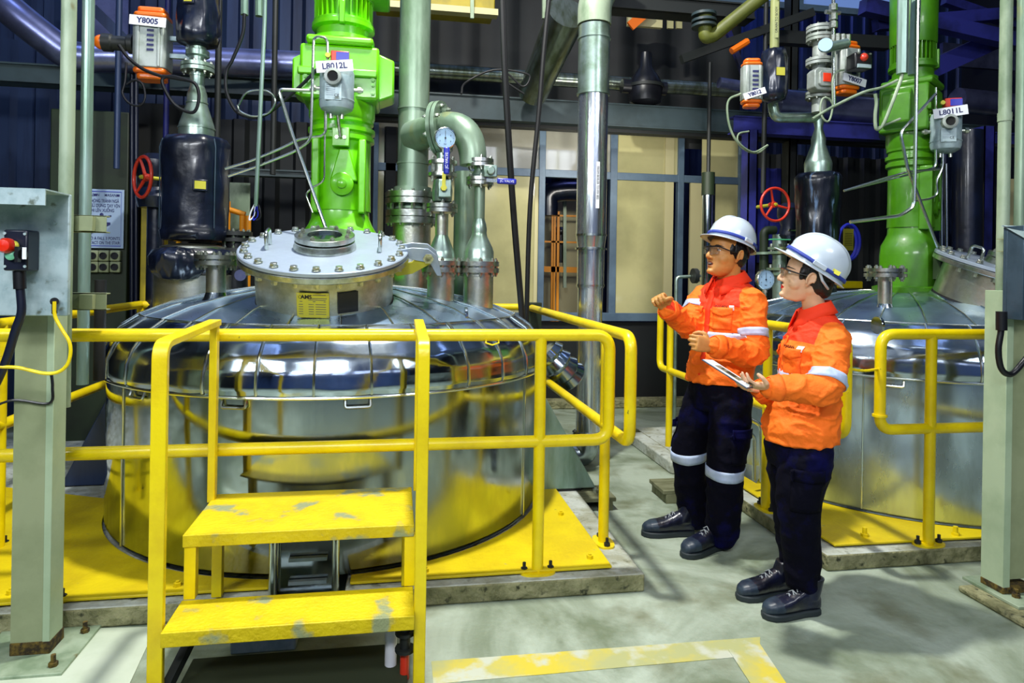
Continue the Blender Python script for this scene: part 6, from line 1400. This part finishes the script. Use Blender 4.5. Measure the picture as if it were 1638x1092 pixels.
    sd = co.modifiers.new('s', 'SOLIDIFY'); sd.thickness = .005; sd.offset = 0
    # placket, buttons, pockets, tape
    zc0 = P['chest']; cc = V((0, 0, 0))
    def axis_at(z):
        for (c0, _, _), (c1, _, _) in zip(TC[:-1], TC[1:]):
            if c0.z <= z <= c1.z: return c0+(c1-c0)*((z-c0.z)/(c1.z-c0.z))
        return TC[-1][0]
    hem = TC[0][0].z; topz = ctop.z-(.06 if man else .11)
    m_ = axis_at((hem+topz)/2); dm_ = lambda z: [d for c, a, d in TC if c.z >= z-.04][0]
    patch(sb, 'placket', P['pl'], shirt, V((m_.x, m_.y, (hem+topz)/2))+f*.125, f, VZ, .032, topz-hem-.02, .003, None, 2, 30, rng=.035)
    for i in range(6):
        z = hem+.05+(topz-hem-.08)*i/5; a = axis_at(z)+f*.3; h_ = sb.ray_cast(a, -f, .4)
        if h_[0]: MB().cyl(h_[0]+f*.004, h_[0]+f*.008, .0055, n=12).build('button', P['pl'], shirt)
    for s in (-1, 1):
        a = axis_at(zc0); d = (f*.92+l*s*.42).normalized(); o = a+f*.11+l*s*.085
        patch(sb, 'chest_pocket', 'shirt', shirt, o-VZ*.005, d, VZ, .105, .085, .004, None, 8, 8, .003, .045)
        patch(sb, 'pocket_flap', 'shirt', shirt, o+VZ*.045, d, VZ, .112, .05, .009, lambda u, v: (.5-(1-v)*(1.0-.35*abs(u-.5)*2)), 10, 4, .003, .045)
    a = axis_at(zc0+.075); o = a+f*.11+l*.085; d = (f*.92+l*.42).normalized(); h_ = sb.ray_cast(o+d*.15, -d, .4)
    if h_[0]:
        ls = VZ.cross(d).normalized(); p_ = h_[0]+d*.006
        text(P['logo'], .020, 'blackink', shirt, p_-ls*.012, ls, VZ, 'chest_lettering')
        patch(sb, 'chest_badge', 'white', shirt, h_[0]+ls*.045-VZ*.006, d, VZ, .026, .026, .005, None, 3, 3, .002, .05)
    for z, nm in P['tape']: belt(sb, 'reflective_tape', 'tape', shirt, axis_at(z), VZ, .045, maxd=.26, a0=P['ta'][0], a1=P['ta'][1], n=50)
    for s in ('L', 'R'):
        sh, el = J['sh'+s], J['el'+s]; c = sh+(el-sh)*P['armtape'][0 if s == 'L' else 1]; belt(sb, 'reflective_tape', 'tape', shirt, c, (el-sh), .042, maxd=.088, n=36)
        # cuff
        wr, el2 = J['wr'+s], J['el'+s]; c = wr+(el2-wr)*.10; belt(sb, 'cuff', 'shirt', shirt, c, (wr-el2), .05, .004, maxd=.1, n=30)
    # side pocket flap on sleeve
    # ---------- trousers
    tr = MB(); pc_ = P['pelvis']
    loft(tr, [ering(c, a, d, l, f, 28, 2.2) for c, a, d in P['hipr']])
    for s in ('L', 'R'):
        limb(tr, [J['hip'+s], (J['hip'+s]+J['kn'+s])/2, J['kn'+s], (J['kn'+s]+J['an'+s])/2, J['an'+s]+VZ*.0], P['tr'], 24, 6)
    def tw(c):
        q = V((c.x*8, c.y*8, c.z*13)); a = noise.noise(q+V((9, 2, 1))); return (1-abs(a)*2)*.008+noise.noise(c*20)*.003
    trs, tb = fuse(tr, 'trousers', ['navy'], t, .007, 4, tw)
    if P['ktape']:
        for s in ('L', 'R'):
            kn, an = J['kn'+s], J['an'+s]; c = kn+(an-kn)*P['ktape'][0 if s == 'L' else 1]; belt(tb, 'reflective_tape', 'tape', trs, c, (an-kn), .055, maxd=.16, n=44)
    # cargo pocket
    for s, nm in ((1, 'L'), (-1, 'R')):
        c = J['hip'+nm]+(J['kn'+nm]-J['hip'+nm])*.72; dd = (l*s).normalized()
        patch(tb, 'cargo_pocket', 'navy', trs, c+dd*.09, dd, VZ, .13, .16, .006, None, 8, 8, .006); patch(tb, 'cargo_flap', 'navy', trs, c+dd*.09+VZ*.075, dd, VZ, .14, .05, .014, None, 8, 4, .004)
    # ---------- shoes
    for s in ('L', 'R'):
        gp, dr, sc = P['shoe'+s]; dr = V(dr).normalized(); lf = VZ.cross(dr); S4 = Matrix.Translation(gp) @ (Matrix((dr, lf, VZ)).transposed()*sc).to_4x4(); SI = S4.inverted()
        sh_ = MB()
        st_ = [(-.008, .026, .07), (.01, .034, .095), (.04, .039, .112), (.08, .040, .110), (.12, .043, .090), (.16, .049, .074), (.20, .051, .066), (.235, .046, .060), (.262, .034, .048), (.276, .018, .034)]
        loft(sh_, [ering((x, 0, h_/2+.022), w_, h_/2+.0, VY, VZ, 24, 2.5) for x, w_, h_ in st_]); loft(sh_, [ering((.045-.01*k, 0, .08+.03*k), .052-.002*k, .044, VX, VY, 20) for k in range(4)])
        xf(sh_, S4)
        def ss(c, n): q = SI @ c; return 1 if q.x > .195+.02*(q.z-.05)*10 else 0
        so, _ = fuse(sh_, 'shoe', ['shoe', 'toe'], t, .0045, 3, lambda c: noise.noise(c*40)*.001, ss)
        out = [(-.016, 0), (-.008, .026), (.02, .037), (.08, .036), (.14, .046), (.20, .054), (.245, .048), (.275, .026), (.284, 0), (.275, -.026), (.245, -.048), (.20, -.054), (.14, -.046), (.08, -.036), (.02, -.037), (-.008, -.026)]
        xf(MB().prism(out, (0, 0, 0), VX, VY, (0, 0, .030)), S4).build('sole', 'sole', so, .006)
        for k in range(5):
            x = .10+.020*k; z = .128-.0135*k; w_ = .020+.001*k
            xf(MB().tube([(x, -w_, z-.010), (x+.008, 0, z+.002), (x+.016, w_, z-.011)], .0028, 6), S4).build('lace', 'lace', so)
            xf(MB().tube([(x+.014, -w_, z-.012), (x+.008, 0, z+.003), (x, w_, z-.009)], .0028, 6), S4).build('lace', 'lace', so)
    return t, body, shirt
A = at
def cur(a, b, c): return [(a, b, c)]*4
# ---- man
f = V((-.94, -.34, 0)).normalized(); l = VZ.cross(f)
tc = lambda px, z, Y=3.45: V((at(px, 500, Y).x, Y, z))
TCm = [(tc(1152, .885), .186, .150), (tc(1153, .95), .186, .148), (tc(1155, 1.03), .172, .138), (tc(1157, 1.12), .172, .130), (tc(1160, 1.22), .182, .132), (tc(1162, 1.31), .192, .122), (tc(1164, 1.365), .185, .102), (tc(1165, 1.405), .140, .082), (tc(1166, 1.435), .095, .07), (tc(1166, 1.46), .062, .06)]
Jm = dict(shL=tc(1163, 1.335)+l*.172, shR=tc(1161, 1.34)+l*-.172, elL=A(1206, 566, 3.22), wrL=A(1138, 553, 3.13), elR=A(1102, 522, 3.47), wrR=A(1066, 492, 3.28),
          hipL=tc(1152, .79)+l*.092, hipR=tc(1150, .79)-l*.092, knL=A(1161, 738, 3.33), anL=A(1155, 852, 3.37), knR=A(1102, 725, 3.58), anR=A(1110, 824, 3.62))
hcm = A(1163, 407, 3.42)
Pm = dict(ground=V((1.66, 3.45, 0)), f=f, man=True, hf=(-.975, -.22, 0), pitch=radians(13), hpitch=radians(6), head=hcm, hs=1.06, J=Jm, open=True,
          neck=tc(1166, 1.452, 3.45), torso=TCm, hsz=1.0, sl=[.070, .072, .066, .056, .047], yoke=1.29, hup=.058, chest=1.225, pl='shirt2', tape=[(1.14, 'w')], ta=(0, 2*pi), armtape=(.62, .5), logo='MASAN',
          handL=((-.93, -.12, .18), (.15, 1, -.1), [(.75, 1.0, .6), (.85, 1.1, .6), (.9, 1.1, .6), (1.0, 1.1, .6)], .8), handR=((-.55, -.25, .55), (-.35, -.8, -.35), [(.9, 1.3, .8), (1.1, 1.5, .9), (1.2, 1.5, .9), (1.25, 1.5, .9)], .9),
          pelvis=tc(1151, .9), hipr=[(tc(1150, .74), .15, .11), (tc(1151, .82), .178, .130), (tc(1152, .90), .165, .125), (tc(1152, .95), .14, .105)], tr=[.105, .102, .092, .090, .082], ktape=(.13, .0),
          shoeL=(V((1.745, 3.40, 0)), (-.93, -.36, 0), 1.02), shoeR=(V((1.66, 3.585, 0)), (-.98, .10, 0), 1.02))
make_person('man in an orange work shirt and white helmet raising one hand, facing left', Pm)
# ---- woman
f = V((-.955, .30, 0)).normalized(); l = VZ.cross(f)
YW = 2.78
tw_ = lambda px, z, Y=YW: V((at(px, 600, Y).x, Y, z))
TCw = [(tw_(1280, .735), .172, .154), (tw_(1282, .80), .174, .158), (tw_(1287, .88), .165, .146), (tw_(1294, .97), .150, .128), (tw_(1299, 1.06), .152, .132), (tw_(1302, 1.14), .160, .138), (tw_(1305, 1.21), .158, .116), (tw_(1306, 1.255), .132, .090), (tw_(1304, 1.30), .075, .066), (tw_(1302, 1.325), .05, .05)]
Jw = dict(shL=tw_(1318, 1.195)+l*.142, shR=tw_(1305, 1.195)-l*.142, elL=A(1318, 622, 2.56), wrL=A(1229, 619, 2.60), elR=A(1272, 640, 2.99), wrR=A(1212, 622, 2.84),
          hipL=tw_(1284, .70)+l*.075, hipR=tw_(1276, .70)-l*.075, knL=A(1277, 800, 2.70), anL=A(1285, 925, 2.71), knR=A(1266, 795, 2.86), anR=A(1274, 905, 2.86))
Pw = dict(ground=V((1.74, 2.78, 0)), f=f, man=False, hf=(-.86, .50, 0), pitch=radians(14), hpitch=radians(19), head=A(1292, 443, 2.76), hs=.98, J=Jw, open=False,
          neck=tw_(1302, 1.318), torso=TCw, hsz=.9, sl=[.066, .070, .068, .056, .045], yoke=1.17, hup=.048, chest=1.08, pl='shirt', tape=[(1.02, 'w')], ta=(0, 2*pi), armtape=(.80, .6), logo='MASAN',
          handL=((-.97, -.02, .14), (0.05, .25, 1), [(.35, .5, .3), (.35, .5, .3), (.35, .5, .3), (.4, .6, .3)], .9), handR=((-.85, -.35, .12), (0, -.1, 1), [(.3, .4, .3)]*4, .6),
          pelvis=tw_(1278, .8), hipr=[(tw_(1277, .62), .125, .115), (tw_(1278, .70), .148, .138), (tw_(1280, .78), .140, .130), (tw_(1281, .84), .12, .11)], tr=[.108, .105, .088, .076, .072], ktape=None,
          shoeL=(V((1.828, 2.685, 0)), (-1, -.05, 0), .93), shoeR=(V((1.80, 2.86, 0)), (-.97, -.06, 0), .93))
make_person('woman in an orange work shirt and white helmet holding a clipboard, seen in profile', Pw)
# clipboard held by the woman
c = A(1168, 600, 2.66); dx = V((A(1186, 617, 2.62)-A(1128, 580, 2.72))).normalized()
sx = V((0.12, .93, .16)); sx = (sx-dx*sx.dot(dx)).normalized(); nn = dx.cross(sx); nn = nn if nn.z > 0 else -nn
ca = (A(1128, 580, 2.72)+A(1196, 612, 2.62))/2
ca = ca-sx*.05+dx*.018+nn*.006
cb = thing('clipboard', 'clipboard with printed white sheets held flat by the woman', 'clipboard', ca)
hl_ = (A(1196, 612, 2.62)-A(1128, 580, 2.72)).length/2+.01
MB().obox(ca, dx*hl_, sx*.105, nn*.002).build('board', 'galvdark', cb, .001)
pp = MB().obox(ca+nn*.0035, dx*(hl_-.004), sx*.10, nn*.0012).build('sheets', 'paper', cb)
MB().obox(ca+nn*.0052+dx*.0, dx*.055, sx*.06, nn*.0003).build('printed_picture', 'pipe', pp)
MB().obox(ca+nn*.0056+dx*.01, dx*.02, sx*.045, nn*.0003).obox(ca+nn*.0056-dx*.03, dx*.006, sx*.03, nn*.0003).build('printed_picture', 'olive', pp)
MB().obox(ca+nn*.008+dx*(hl_-.015), dx*.01, sx*.04, nn*.004).build('clip', 'trimsteel', cb, .002)
